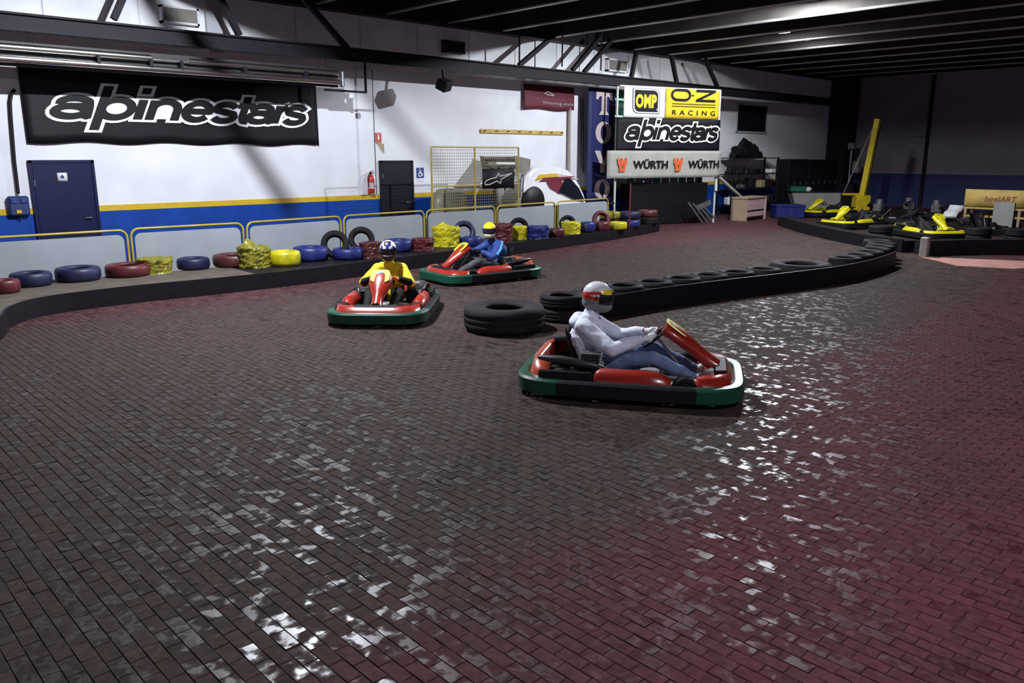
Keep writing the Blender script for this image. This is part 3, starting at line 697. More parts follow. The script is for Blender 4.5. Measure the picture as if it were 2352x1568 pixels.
# gold banner
t, fl, w_, h_ = frame_banner('sponsor_banner', 'gold yellow sponsor banner with thin black lettering', (1527, 206, 1650, 272), 'cloth_gold', .025, 1.3)
S = [arc(.20*w_, .80*h_, .095*w_, .17*h_, 90, 270, 10)+arc(.34*w_, .80*h_, .095*w_, .17*h_, -90, 90, 10)+[(.20*w_, .97*h_)], [(.55*w_, .97*h_), (.90*w_, .97*h_), (.56*w_, .63*h_), (.91*w_, .63*h_)]]
fl.polys(stroke_polys(S, .075, 0), .032).build('lettering', 'print_black', t)
fl.polys([arc(.485*w_, .80*h_, .02*w_, .03*h_, 0, 340, 8), [(.11*w_, .485*h_), (.92*w_, .485*h_), (.92*w_, .505*h_), (.11*w_, .505*h_)], [(.11*w_, .40*h_), (.92*w_, .40*h_), (.92*w_, .42*h_), (.11*w_, .42*h_)]], .032).build('rule', 'print_black', t)
put_text(fl, 'RACING', .12*w_, .11*h_, .80*w_, .17*h_, .032, 'print_black', t, offset=.012, space=1.9)
# black outlined-word banner (smaller)
t, fl, w_, h_ = frame_banner('sponsor_banner', 'smaller black banner with white outlined lettering below the gold one', (1414, 272, 1651, 346), 'banner_black', .015, .5, bottom=.05)
put_word(fl, .045*w_, .06*h_, .93*w_, .90*h_, .026, t)
# pale linen banner
t, fl, w_, h_ = frame_banner('sponsor_banner', 'pale drooping banner with two red emblems and dark grey lettering', (1388, 346, 1648, 408), 'cloth_linen', .03, 2.1, lift=.12)
for u in (.065, .545):
    put_text(fl, 'WÜRTH', (u+.145)*w_, .34*h_, .30*w_ if u < .3 else .285*w_, .36*h_, .044, 'print_black', t, offset=.035)
    cxx, cyy, e = (u+.055)*w_, .50*h_, .26*h_
    P = [[(cxx-e*.9, cyy+e*.8), (cxx-e*.55, cyy+e), (cxx-e*.1, cyy-e*.35), (cxx-e*.35, cyy-e)][::-1], [(cxx-e*.2, cyy+e*.9), (cxx+e*.15, cyy+e*.9), (cxx+e*.15, cyy-e*.2), (cxx-e*.2, cyy-e*.2)][::-1],
         [(cxx+e*.55, cyy+e), (cxx+e*.9, cyy+e*.8), (cxx+e*.4, cyy-e), (cxx+e*.12, cyy-e*.35)][::-1], [(cxx-e*.5, cyy-e*1.0), (cxx-e*.5, cyy-e*.55), (cxx+e*.5, cyy-e*.55), (cxx+e*.5, cyy-e*1.0)], [(cxx-e*.8, cyy+e*.05), (cxx-e*.8, cyy+e*.5), (cxx-e*.1, cyy+e*.5), (cxx-e*.1, cyy+e*.05)], [(cxx+e*.1, cyy+e*.05), (cxx+e*.1, cyy+e*.5), (cxx+e*.8, cyy+e*.5), (cxx+e*.8, cyy+e*.05)]]
    fl.polys(P, .044).build('emblem', 'print_red', t)
# banner frame of white pipes
def sp(u, z, n=0.0): return Vector((SL.x, SL.y, 0))+SU*u+SN*n+Vector((0, 0, z))
u_r = on_frame(1652, 300)[0]; u_l = on_frame(1418, 300)[0]; zt = on_frame(1540, 202)[1]
t = thing('banner_frame', 'white pipe frame holding the sponsor banners with a slanting strut', 'frame', sp(u_r, 0, -.05))
for u in (u_l, u_r): mb = MB(); mb.tube([sp(u, 0, -.05), sp(u, zt, -.05)], .035, 10); rel(mb, t).build('post', 'pipe_white', t)
for z in (zt, on_frame(1540, 271)[1], on_frame(1540, 347)[1]): mb = MB(); mb.tube([sp(u_l, z, -.05), sp(u_r, z, -.05)], .03, 10); rel(mb, t).build('rail', 'pipe_white', t)
mb = MB(); e = PY(1706, 456, 15.6); mb.tube([sp(u_r, on_frame(1648, 402)[1], -.02), e], .06, 10); rel(mb, t).build('strut', 'pipe_white', t)
mb = MB(); mb.tube([sp(u_r-.02, on_frame(1648, 405)[1], .0), sp(u_r-.02, 1.05, .02)], .05, 10); rel(mb, t).build('sleeve', 'pipe_white', t)

# dark booth below the banners
t = thing('booth_counter', 'dark booth counter with a row of small panes below the pale banner', 'counter', sp((u_l+u_r)/2+.25, 0, -.45))
bw = u_r-u_l-.9; R_ = Matrix((SU, SN*-1, Vector((0, 0, 1)))).transposed()
mb = MB(); mb.box((0, 0, .66), (bw, .5, 1.28), R_); mb.build('body', 'black', t)
for k in range(9):
    mb = MB(); mb.box(Vector((0, 0, 1.42)) + SU*(-bw/2+bw*(k+.5)/9), (bw/9-.06, .03, .22), R_); mb.build('pane', 'glass_dark' if k % 3 else 'green_plastic', t)
mb = MB(); mb.box((0, 0, 1.56), (bw, .3, .05), R_); mb.box((0, 0, 1.30), (bw, .55, .04), R_); mb.build('shelf', 'steel_dark', t)
p = sp(u_r-.9, 0, .35)
t = thing('folded_stand', 'grey folded metal stand lying in front of the dark booth', 'stand', p)
for k in range(4):
    mb = MB(); mb.bar(SU*(-.55+.2*k)+Vector((0, 0, .72-.04*k)), SU*(.1+.18*k)+Vector((0, 0, .03+.04*k)), .05, .05); mb.build('rail', 'metal_grey', t)
mb = MB(); mb.box(SU*.1+Vector((0, 0, .62)), (.6, .04, .16), R_ @ Matrix.Rotation(-.3, 3, 'Y')); mb.build('seat_board', 'metal_grey', t)
p = PZ(1446, 497, .55); mb = MB(); mb.tube([(p.x, p.y, 0), (p.x, p.y, 1.45)], .02, 8); mb.lathe([(.12, 0), (.12, .02), (.02, .04)], 14, Matrix.Translation((p.x, p.y, 0)))
one('marker_pole', mb, 'print_maroon', 'thin maroon marker pole standing in front of the dark booth', 'pole')

# ------------------------------------------------------------------ wire mesh panel with star board
CY = 15.52
a, b, m_ = PY(990, 337, CY), PY(1191, 336, CY), PY(1090, 336, CY)
t = thing('mesh_panel', 'yellow framed wire mesh panel standing behind the barrier fence', 'mesh panel', ((a.x+b.x)/2, CY, 0)); zt = a.z
for x in (a.x, m_.x, b.x): mb = MB(); mb.tube([(x, CY, 0), (x, CY, zt)], .022, 8); rel(mb, t).build('post', 'barrier_tube', t)
for z in (zt, .55*zt+.15, .1): mb = MB(); mb.tube([(a.x, CY, z), (b.x, CY, z)], .018, 8); rel(mb, t).build('rail', 'barrier_tube', t)
mb = MB(); nx = int((b.x-a.x)/.07); nz = int((zt-.1)/.07)
for i in range(1, nx): x = a.x+(b.x-a.x)*i/nx; mb.tube([(x, CY, .1), (x, CY, zt)], .0045, 4, caps=False)
for i in range(1, nz): z = .1+(zt-.1)*i/nz; mb.tube([(a.x, CY+.006, z), (b.x, CY+.006, z)], .0045, 4, caps=False)
o = rel(mb, t).build('wire_mesh', 'mesh_wire', t); o['kind'] = 'stuff'
a, b = PY(1108, 388, CY-.04), PY(1180, 431, CY-.04)
t = thing('star_board', 'black board with an outlined star emblem hung on the wire mesh', 'sign', (a.x, CY-.04, b.z)); w_, h_ = b.x-a.x, a.z-b.z
fl = Flat((0, 0, 0), (1, 0, 0), (0, 0, 1)); fl.sheet(w_, h_, 2, 2, thick=.02).build('board', 'banner_black', t)
star = [(.06, .28), (.10, .40), (.24, .50), (.42, .56), (.50, .77), (.54, .62), (.92, .75), (.58, .47), (.56, .26), (.44, .38), (.22, .22), (.08, .20), (.06, .28)]
star = [(x*w_, y*h_) for x, y in star]; fl.polys(stroke_polys([star], .028, 0), .014).build('emblem', 'print_grey', t)

# ------------------------------------------------------------------ race car on display behind the fence
cx0, cyc = PY(1205, 430, 15.85).x-.15, 16.35
t = thing('race_car', 'white race car with yellow and maroon stripes and a tall rear wing', 'car', (cx0, cyc, 0))
def sec(x, hw, z0, z1, r=.35, n=20):
    out = []
    for k in range(n):
        a_ = 2*PI*k/n; c_, s_ = math.cos(a_), math.sin(a_)
        out.append((x, hw*math.copysign(abs(c_)**r, c_), (z0+z1)/2+(z1-z0)/2*math.copysign(abs(s_)**.55, s_)))
    return out
CO = Vector((cx0, cyc, 0)); YN = cyc-.72
def car_px(px_, py, Y): return PY(px_, py, Y)-CO
side = [(1206, 500), (1205, 440), (1209, 408), (1217, 393), (1230, 385), (1262, 381.5), (1290, 384), (1308, 391), (1320, 404), (1333, 424), (1344, 448), (1349, 470), (1350, 500)]
P2 = [car_px(u, v, YN) for u, v in side]; mid = Vector((sum(p.x for p in P2)/len(P2), 0, sum(p.z for p in P2)/len(P2)))
secs = []
for y, k in ((-.72, .90), (-.69, .97), (-.62, 1.0), (-.2, 1.03), (.3, 1.0), (.50, .95), (.58, .86)): secs.append([(mid.x+(p.x-mid.x)*k, y, max(.84, mid.z+(p.z-mid.z)*k)) for p in P2])
mb = MB(); mb.loft(secs); mb.build('body', 'car_white', t)
def side_panel(name, pts, m, lift=.02, th=.02):
    V = [car_px(u, v, YN-lift) for u, v in pts]; mb = MB(); mb.loft([V, [v+Vector((0, th, 0)) for v in V]], smooth=False); return mb.build(name, m, t)
side_panel('yellow_stripe', [(1231, 414), (1240, 401), (1278, 398), (1282, 406), (1250, 408)], 'stripe_yellow', .035)
side_panel('engine_cover_edge', [(1278, 398), (1318, 405), (1330, 412), (1300, 408), (1282, 406)], 'print_cream', .03)
side_panel('maroon_stripe', [(1240, 416), (1250, 409), (1322, 404), (1296, 413)], 'print_maroon', .04)
side_panel('emblem', [(1256, 417), (1290, 415), (1296, 424), (1286, 446), (1278, 440), (1264, 432)], 'print_maroon', .03)
side_panel('windscreen', [(1284, 440), (1300, 410), (1310, 409), (1330, 432), (1344, 462), (1320, 458)], 'glass_dark', .05)
wc = car_px(1226, 456, YN); mb = MB(); mb.lathe([(0, 0), (.40, 0), (.41, .02), (.41, .10)], 28, Matrix.Translation((wc.x, -.745, wc.z-.08)) @ Matrix.Rotation(-PI/2, 4, 'X')); mb.build('wheel_arch', 'black', t)
for s_ in (-1, 1):
    for x in (wc.x, wc.x+1.7):
        q = MB(); r = .30; q.lathe([(.12, -.10), (r*.72, -.10), (r*.95, -.09), (r, -.05), (r, .05), (r*.95, .09), (r*.72, .10), (.12, .10)], 24, Matrix.Translation((x, s_*.55, 1.11)) @ Matrix.Rotation(PI/2, 4, 'X'))
        wh = q.build('wheel', 'rubber', t); q = MB(); q.lathe([(0, -.095), (r*.6, -.105), (r*.6, .105), (0, .095)], 16, Matrix.Translation((x, s_*.55, 1.11)) @ Matrix.Rotation(PI/2, 4, 'X')); q.build('rim', 'black', wh)
mb = MB(); mb.loft([[(x*.3-.42, -.72, 2.02+z) for x, z in ((0, .10), (.5, .05), (1, 0), (1, .03), (.5, .13), (0, .15))], [(x*.3-.42, .62, 2.02+z) for x, z in ((0, .10), (.5, .05), (1, 0), (1, .03), (.5, .13), (0, .15))]], smooth=False)
mb.loft([[(x*.36-.30, -.72, 1.84+z) for x, z in ((0, .08), (.5, .03), (1, 0), (1, .03), (.5, .12), (0, .13))], [(x*.36-.30, .62, 1.84+z) for x, z in ((0, .08), (.5, .03), (1, 0), (1, .03), (.5, .12), (0, .13))]], smooth=False)
wg = mb.build('rear_wing', 'car_grey', t)
for y in (-.73, .63): mb = MB(); mb.add([(-.46, y, 2.20), (.15, y, 2.10), (.12, y, 1.80), (-.36, y, 1.74)] + [(-.46, y+.02, 2.20), (.15, y+.02, 2.10), (.12, y+.02, 1.80), (-.36, y+.02, 1.74)], [(0, 1, 2, 3), (7, 6, 5, 4), (0, 4, 5, 1), (1, 5, 6, 2), (2, 6, 7, 3), (3, 7, 4, 0)]); mb.build('end_plate', 'car_grey', wg)
for y in (-.25, .25): mb = MB(); mb.bar((.1, y, 1.42), (-.15, y, 1.9), .03, .10); mb.build('wing_strut', 'steel_dark', wg)
for y in (-.28, .02): mb = MB(); mb.add([(-.09, y-.05, 1.40), (-.09, y+.06, 1.40), (-.09, y+.02, 1.16), (-.06, y-.05, 1.40), (-.06, y+.06, 1.40), (-.06, y+.02, 1.16)], [(0, 2, 1), (3, 4, 5), (0, 1, 4, 3), (1, 2, 5, 4), (2, 0, 3, 5)]); mb.build('winglet', 'print_maroon', t)
for x in (.5, 3.0):
    for y in (-.5, .5): mb = MB(); mb.tube([(x, y, 0), (x, y, .80)], .05, 8); mb.build('stand_leg', 'steel_dark', t)
mb = MB(); mb.box((1.8, 0, .78), (4.2, 1.2, .06)); mb.build('stand_deck', 'steel_dark', t)
# dark rounded scooter cover seen through the mesh
p = PY(1038, 455, 16.5)
mb = MB(); mb.loft([[(p.x+dx*s_, 16.6+dy*s_, z) for dx, dy in arc(0, 0, .62, .32, 0, 345, 20)] for z, s_ in ((0, 1.0), (.6, 1.0), (1.0, .97), (1.22, .85), (1.34, .6), (1.37, .2))], smooth=True)
one('covered_cart', mb, 'car_grey', 'brown rounded covered cart standing behind the left half of the wire mesh', 'cart')

# ------------------------------------------------------------------ crowd barriers
FZ = .965
ends = [((-190, 556), (290, 528)), ((299, 526), (557, 512)), ((566, 511), (782, 496.5)), ((789, 495.5), (974, 484)), ((979, 482.5), (1137, 473.5)), ((1141, 473), (1275, 464)), ((1280, 463), (1397, 455.5))]
flabels = ['yellow tube barrier with grey sheet in front of the navy pictogram door', 'yellow tube barrier with grey sheet directly right of the navy door', 'yellow tube barrier with grey sheet behind the bright yellow tire and olive bag', 'yellow tube barrier with grey sheet behind the standing black tires', 'yellow tube barrier with grey sheet behind the big yellow bag', 'yellow tube barrier with grey sheet below the race car rear wing', 'yellow tube barrier with grey sheet below the race car windscreen, last of the row']
for (e0, e1), lb in zip(ends, flabels):
    A_, B_ = PZ(*e0, FZ), PZ(*e1, FZ); A_.z = B_.z = 0
    U = (B_-A_); L_ = U.length; rz = math.atan2(U.y, U.x)
    t = thing('crowd_barrier', lb, 'barrier', A_, rz, 'crowd barriers along the track')
    r = .13; path = [(0, 0, .05)] + [(0, 0, z) for z in (.3, .6, FZ-r)] + [(r-r*math.cos(k*PI/10), 0, FZ-r+r*math.sin(k*PI/10)) for k in range(1, 6)]
    path += [(L_-r+r*math.sin(k*PI/10), 0, FZ-r+r*math.cos(k*PI/10)) for k in range(0, 5)] + [(L_, 0, z) for z in (FZ-r, .6, .3, .05)]
    mb = MB(); mb.tube(path, .021, 10); mb.tube([(0, 0, .16), (L_, 0, .16)], .016, 8); mb.build('frame', 'barrier_tube', t)
    rr = .11; d = .055; out = [(d, .17), (L_-d, .17)] + [(L_-d-rr+rr*math.cos(k*PI/10), FZ-.075-rr+rr*math.sin(k*PI/10)) for k in range(0, 6)] + [(d+rr-rr*math.sin(k*PI/10), FZ-.075-rr+rr*math.cos(k*PI/10)) for k in range(0, 6)]
    mb = MB(); mb.loft([[(x, -.008, z) for x, z in out], [(x, .008, z) for x, z in out]], smooth=False); mb.build('sheet', 'barrier_sheet', t)
    for x in (.12, L_-.12): mb = MB(); mb.tube([(x, -.10, .015), (x, -.07, .03), (x, 0, .05), (x, .22, .03), (x, .26, .015)], .014, 8); mb.build('foot', 'barrier_tube', t)

# ------------------------------------------------------------------ belt barrier along the left
def smooth_path(P, n=8):
    out = []
    for i in range(len(P)-1):
        p0, p1, p2, p3 = P[max(i-1, 0)], P[i], P[i+1], P[min(i+2, len(P)-1)]
        for k in range(n):
            u = k/n; out.append(tuple(.5*((2*p1[j]) + (-p0[j]+p2[j])*u + (2*p0[j]-5*p1[j]+4*p2[j]-p3[j])*u*u + (-p0[j]+3*p1[j]-3*p2[j]+p3[j])*u**3) for j in range(2)))
    out.append(P[-1]); return out
def fence_y(x):
    pts = [(2.76, 14.45), (6.7, 14.40), (9.1, 14.72), (11.1, 14.82), (13.6, 14.95), (15.9, 15.14), (18.4, 15.36), (21, 15.7)]
    if x <= pts[0][0]: return pts[0][1]
    for a_, b_ in zip(pts[:-1], pts[1:]):
        if x <= b_[0]: return a_[1]+(b_[1]-a_[1])*(x-a_[0])/(b_[0]-a_[0])
    return pts[-1][1]
front = smooth_path([(.3, 8.0), (1.35, 9.9), (2.08, 11.25), (2.38, 12.05), (2.95, 12.58), (4.12, 12.72), (5.4, 12.62), (7.0, 12.58), (9.2, 12.78), (11.4, 13.02), (13.1, 13.20), (14.7, 13.40), (17.2, 13.75), (19.7, 14.3)])
BH = .25
t = thing('belt_barrier', 'low rubber belt barrier curving along the left edge of the track', 'barrier', (4.0, 12.9, 0))
def offs(P, d):
    out = []
    for i, p in enumerate(P):
        a_, b_ = P[max(i-1, 0)], P[min(i+1, len(P)-1)]; tx, ty = b_[0]-a_[0], b_[1]-a_[1]; L_ = math.hypot(tx, ty); out.append((p[0]-ty/L_*d, p[1]+tx/L_*d))
    return out
back = [(x, min(y, fence_y(x)-.12)) for x, y in offs(front, 1.4)]
back = [b_ if f_[0] > 2.2 else c_ for f_, b_, c_ in zip(front, back, offs(front, .7))]
def strip(PA, PB, z0, z1):
    mb = MB(); mb.loft([[(a_[0], a_[1], z0), (b_[0], b_[1], z0), (b_[0], b_[1], z1), (a_[0], a_[1], z1)] for a_, b_ in zip(PA, PB)], smooth=False); return mb
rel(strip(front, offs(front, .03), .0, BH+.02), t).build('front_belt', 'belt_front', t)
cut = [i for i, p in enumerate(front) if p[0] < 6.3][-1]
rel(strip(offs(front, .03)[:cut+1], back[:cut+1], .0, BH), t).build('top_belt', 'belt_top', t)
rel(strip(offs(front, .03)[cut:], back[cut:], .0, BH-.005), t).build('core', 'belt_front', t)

# ------------------------------------------------------------------ tires
def tire_prof(R, h, hole=.55, lip=.04):
    r = R*hole; k = h/2
    return [(r, -k*.55), (r+.02, -k*.85), (R*.80, -k), (R*.93, -k*.92), (R*.99, -k*.62), (R, -k*.3), (R*.985, -k*.27), (R*.985, -k*.2), (R, -k*.17), (R, k*.17), (R*.985, k*.2), (R*.985, k*.27), (R, k*.3), (R*.99, k*.62), (R*.93, k*.92), (R*.80, k), (r+.02, k*.85), (r, k*.55), (r+.05, k*.5), (r+.09, 0), (r+.05, -k*.5)]
_tm = {}
def plain_prof(R, h, hole):
    r, k = R*hole, h/2
    return [(r, -k*.55), (r+.02, -k*.85), (R*.80, -k), (R*.93, -k*.90), (R*.99, -k*.55), (R, 0), (R*.99, k*.55), (R*.93, k*.90), (R*.80, k), (r+.02, k*.85), (r, k*.55), (r+.05, k*.5), (r+.09, 0), (r+.05, -k*.5)]
def tire_mesh(R, h, m, hole=.55, seg=30):
    key = (round(R, 3), round(h, 3), m, hole)
    if key not in _tm:
        mb = MB(); mb.lathe(tire_prof(R, h, hole) if m.startswith('rubber') else plain_prof(R, h, hole), seg, closed=True); o = mb.build('tire', m); _tm[key] = o.data; bpy.data.objects.remove(o)
    return _tm[key]
def tire(p, R, h, m, label, group=None, rot=(0, 0, 0), name='tire', hole=.55):
    o = bpy.data.objects.new(name, tire_mesh(R, h, m, hole)); COL.objects.link(o); o.location = p; o.rotation_euler = rot
    return tag(o, label, 'tire', group)
def bag(p, R, h, m, label, tuft=0.0, seed=0.0, name='wrapped_tire', cat='wrapped tire'):
    nseg, prof = 56, []
    K = 22
    for i in range(K+1):
        u = i/K
        if u < .55: r, z = R*(1.0-.03*math.sin(u*9)), h*u/.55
        elif u < .75: v = (u-.55)/.2; r, z = R*(1-.25*v*v), h*(1+.06*math.sin(v*PI/2))
        else: v = (u-.75)/.25; r, z = R*.75*(1-v), h*(1.06-.16*v)
        prof.append((max(r, .004), z))
    mb = MB(); mb.lathe(prof, nseg)
    V = []
    for x, y, z in mb.v:
        a_ = math.atan2(y, x); n1 = mnoise.noise(Vector((x*7+seed, y*7, z*16))); n2 = mnoise.noise(Vector((x*19, y*19+seed, z*40))); rr = 1+.10*n1+.07*n2
        tz = 0
        if tuft and z > h*.8:
            d_ = math.hypot(x+R*.35, y+R*.1)/R; tz = tuft*max(0, 1-d_*1.6)*(.7+.6*abs(n2)+.4*n1)
        V.append((x*rr, y*rr, max(0, z*(1+.05*n1)+tz+(.02*n2 if z > .02 else 0))))
    mb.v = V; mb.sm = [False]*len(mb.f)
    o = mb.build(name, m); o.location = p; return tag(o, label, cat)
def on_belt(px_, py, inset):         # a tire standing on the belt barrier: bottom-centre pixel at belt height
    p = PZ(px_, py, BH); return Vector((p.x+.69*inset, p.y+.72*inset, BH))
GR = 'painted tires on the belt barrier'
# (left px, right px, top y, bottom y, material, kind, label)
row = [(-38, 22, 640, 677, 'tire_red', 'flat', 'crimson painted tire at the far left end of the belt barrier'),
 (0, 95, 622, 662, 'tire_navy', 'flat', 'navy painted tire beside the crimson one on the belt barrier'),
 (103, 207, 609, 650, 'tire_navy', 'flat', 'navy painted tire on the belt barrier between another navy and a dark red tire'),
 (203, 306, 597, 634, 'tire_red', 'flat', 'dark red tire on the belt barrier below the gap between two fence panels'),
 (302, 380, 591, 631, 'tire_olive', 'bag', 'tire in crumpled dirty yellow wrap beside the dark red tire'),
 (381, 458, 586, 619, 'tire_navy', 'flat', 'navy painted tire between the dirty yellow wrap and a rust red tire'),
 (452, 548, 575, 611, 'tire_rust', 'flat', 'rust red tire left of the torn olive yellow bag'),
 (536, 612, 565, 617, 'tire_olive', 'tuft', 'torn olive yellow bag wrapped over a tire below the second fence gap'),
 (608, 684, 573, 613, 'tire_yellow', 'flat', 'clean bright yellow tire right of the torn olive bag'),
 (660, 748, 559, 602, 'tire_blue', 'flat', 'blue painted tire right of the bright yellow tire'),
 (755, 832, 566, 598, 'tire_blue', 'flat', 'glossy blue tire in front of the two standing black tires'),
 (822, 872, 556, 594, 'tire_rust', 'bag', 'rust brown wrapped tire behind the driver in the yellow shirt'),
 (874, 946, 546, 580, 'tire_blue', 'flat', 'blue painted tire left of the small red wrapped tire'),
 (942, 996, 546, 577, 'tire_red', 'bag', 'red wrapped tire beside the big yellow bag'),
 (990, 1055, 520, 568, 'tire_yellow', 'tuft', 'big crumpled bright yellow bag wrapped over a tire'),
 (1058, 1108, 541, 566, 'tire_blue', 'flat', 'blue painted tire behind the driver in the blue jacket'),
 (1133, 1178, 514, 556, 'tire_red', 'bag', 'tall crimson wrapped tire right of the yellow helmet'),
 (1172, 1212, 519, 551, 'tire_yellow', 'bag', 'yellow wrapped tire right of the tall crimson one'),
 (1211, 1263, 518, 551, 'tire_blue', 'bag', 'blue wrapped tire between a yellow and a brown one'),
 (1260, 1297, 522, 545, 'tire_rust', 'flat', 'low brown tire between the blue wrapped tire and a yellow one'),
 (1290, 1336, 509, 538, 'tire_yellow', 'bag', 'yellow wrapped tire below the last fence panel, with a black tire behind'),
 (1334, 1367, 508, 534, 'tire_blue', 'flat', 'blue tire beside the maroon standing tire at the end of the fence'),
 (1366, 1402, 507, 531, 'tire_red', 'flat', 'maroon tire at the end post of the last fence panel'),
 (1400, 1444, 507, 528, 'tire_yellow', 'flat', 'yellow tire just past the end post of the fence'),
 (1440, 1470, 504, 522, 'tire_blue', 'flat', 'blue tire past the fence end, before the last yellow ones'),
 (1466, 1508, 498, 514, 'tire_yellow', 'flat', 'last yellow tire at the far end of the belt barrier')]
for i, (l, r, ty, by, m, kind, lb) in enumerate(row):
    mx = (l+r)/2; p0 = PZ(mx, by, BH); dist = math.hypot(p0.x, p0.y); pxm = 1840/(p0-CAM).dot(FW)*1.0
    R = max(.22, (r-l)/2/pxm)*(.94 if kind == 'flat' else 1.0); p = on_belt(mx, by, R*.98); p.y = min(p.y, fence_y(p.x)-R-.06); hgt = max(.16, (by-ty)/pxm*1.03 - R*.22)
    if kind == 'flat':
        hgt = min(hgt, .26); o = tire((p.x, p.y, BH+hgt/2), R, hgt, m, lb, GR)
    else: o = bag((p.x, p.y, BH), R*.95, hgt, m, lb, tuft=.22 if kind == 'tuft' else .03, seed=i*3.1)
def standing(px_, py, R, m, lb, inset=.3, tilt=.30, rz=-.55):
    p = on_belt(px_, py, inset); tire((p.x, p.y, BH+R*.97), R, .17, m, lb, None, (PI/2-tilt, 0, rz))
standing(763, 596, .27, 'rubber', 'black tire leaning upright left of the glossy blue tire', .30)
standing(822, 586, .27, 'rubber', 'black tire standing upright against the fence behind the kart driver in yellow', .45)
standing(1064, 563, .26, 'tire_navy', 'navy tire leaning upright right of the big yellow bag', .42)
standing(1192, 548, .24, 'rubber', 'black tire standing upright behind the yellow wrapped tire by the crimson one', .45)
standing(1306, 536, .22, 'rubber_dusty', 'black tire standing upright behind the yellow wrapped tire near the fence end', .45)
standing(1384, 528, .25, 'tire_red', 'maroon tire standing upright at the end post of the fence', .42)
# second short row beyond the fence end
for px_, py, m, lb in ((1420, 503, 'tire_olive', 'olive yellow tire lying on the floor beyond the fence end'), (1466, 503, 'tire_navy', 'navy tire lying on the floor beside the thin maroon pole'), (1506, 499, 'tire_rust', 'rust tire lying on the floor in front of the booth')):
    p = PZ(px_, py, .45); tire((p.x, p.y+.3, .55), .30, .20, m, lb.replace('lying on the floor', 'stacked on another')); tire((p.x, p.y+.3, BH+.1), .31, .20, 'rubber', 'fat black tire under the '+lb.split(' tire')[0]+' one beyond the fence end')

# infield black tire row
fpts = smooth_path([(7.95, 7.02), (9.4, 6.95), (10.9, 6.72), (12.4, 6.42), (13.9, 6.18), (15.4, 6.2), (16.9, 6.42), (18.2, 6.85), (19.0, 7.45)], 40)
p = PZ(1158, 775); tire((p.x+.36, p.y+.38, .16), .53, .32, 'rubber_dusty', 'biggest black truck tire at the near end of the infield tire row', None, hole=.45)
cpts = offs(fpts, .34); acc, last = 0, Vector(cpts[0]); stacks = [last.copy()]
for q in cpts[1:]:
    q = Vector(q); acc += (q-last).length; last = q
    if acc > .612: stacks.append(q.copy()); acc = 0
bigi = min(range(len(stacks)), key=lambda i: (stacks[i]-Vector((13.4, 6.6))).length); bigc = stacks[bigi]+Vector((.05, .22))
for i, s_ in enumerate(stacks):
    x, y = s_.x, s_.y
    if i == bigi:
        tire((bigc.x, bigc.y, .17), .55, .34, 'rubber_dusty', 'large black tractor tire midway along the infield tire row', None, hole=.5); continue
    if (s_-bigc).length < .86: continue
    for k in range(2):
        tire((x, y, .09+.18*k), .302, .18, 'rubber' if (i+k) % 2 else 'rubber_dusty', 'black car tire in the two-high infield row, %s layer' % ('upper' if k else 'lower'), 'infield tire row', (0, 0, random.uniform(0, 3)))
P_ = [p for p in fpts[::8] if p[0] < 17.0]
t = thing('infield_belt', 'dark rubber belt wrapped along the front of the infield tire row', 'barrier', (P_[0][0], P_[0][1], 0))
rel(strip(offs(P_, -.03), offs(P_, .0), 0, .31), t).build('belt', 'belt_front', t)
# long dark belts around the pit area
def belt(name, P, h_, label):
    P = smooth_path(P, 6); t = thing(name, label, 'barrier', (P[0][0], P[0][1], 0))
    rel(strip(P, offs(P, .04), 0, h_), t).build('front_belt', 'belt_front', t); rel(strip(offs(P, .04), offs(P, .5), 0, h_-.03), t).build('tire_core', 'rubber', t); return t
belt('pit_belt', [tuple(PZ(2070, 580).xy), tuple(PZ(1985, 567).xy), tuple(PZ(1900, 550).xy), tuple(PZ(1830, 532).xy), tuple(PZ(1785, 517).xy)][::-1], .30, 'dark rubber belt barrier curving in front of the parked karts')
belt('pit_belt', [tuple(PZ(2135, 588).xy), tuple(PZ(2240, 585).xy), tuple(PZ(2400, 586).xy)], .34, 'straight dark rubber belt barrier behind the pink floor patch')
p = PZ(2121, 590); mb = MB(); mb.box((p.x, p.y, .22), (.16, .16, .44), bev=.02); one('barrier_post', mb, 'pipe_tan', 'short pale post at the end of the straight dark belt', 'post')
# pink patch of floor
mb = MB(); q = [PZ(*c_) for c_ in ((2112, 590), (2352, 600), (2480, 606), (2330, 618), (2200, 611))]; mb.loft([[(v.x, v.y, .001) for v in q], [(v.x, v.y, .008) for v in q]], smooth=False)
one('floor_mat', mb, 'mat_pink', 'pinkish mat on the floor in front of the straight dark belt', 'mat')

# ------------------------------------------------------------------ karts
def kring(z, inset=0.0, n=64, e=.42, hl=1.06, hw=.70):
    out = []
    for k in range(n):
        a_ = 2*PI*k/n; c_, s_ = math.cos(a_), math.sin(a_)
        out.append(((hl-inset)*math.copysign(abs(c_)**e, c_), (hw-inset)*math.copysign(abs(s_)**e, s_), z))
    return out
def wheel(t, x, y, r, wd):
    M = Matrix.Translation((x, y, r)) @ Matrix.Rotation(PI/2, 4, 'X'); k = wd/2
    mb = MB(); mb.lathe([(r*.55, -k*.9), (r*.8, -k), (r*.95, -k*.85), (r, -k*.6), (r, k*.6), (r*.95, k*.85), (r*.8, k), (r*.55, k*.9)], 22, M, closed=True); o = mb.build('wheel', 'rubber', t)
    mb = MB(); mb.lathe([(0, -k*.5), (r*.2, -k*.55), (r*.5, -k*.7), (r*.57, -k*.92), (r*.57, k*.92), (r*.5, k*.7), (r*.2, k*.55), (0, k*.5)], 18, M); mb.build('rim', 'metal_grey', o)
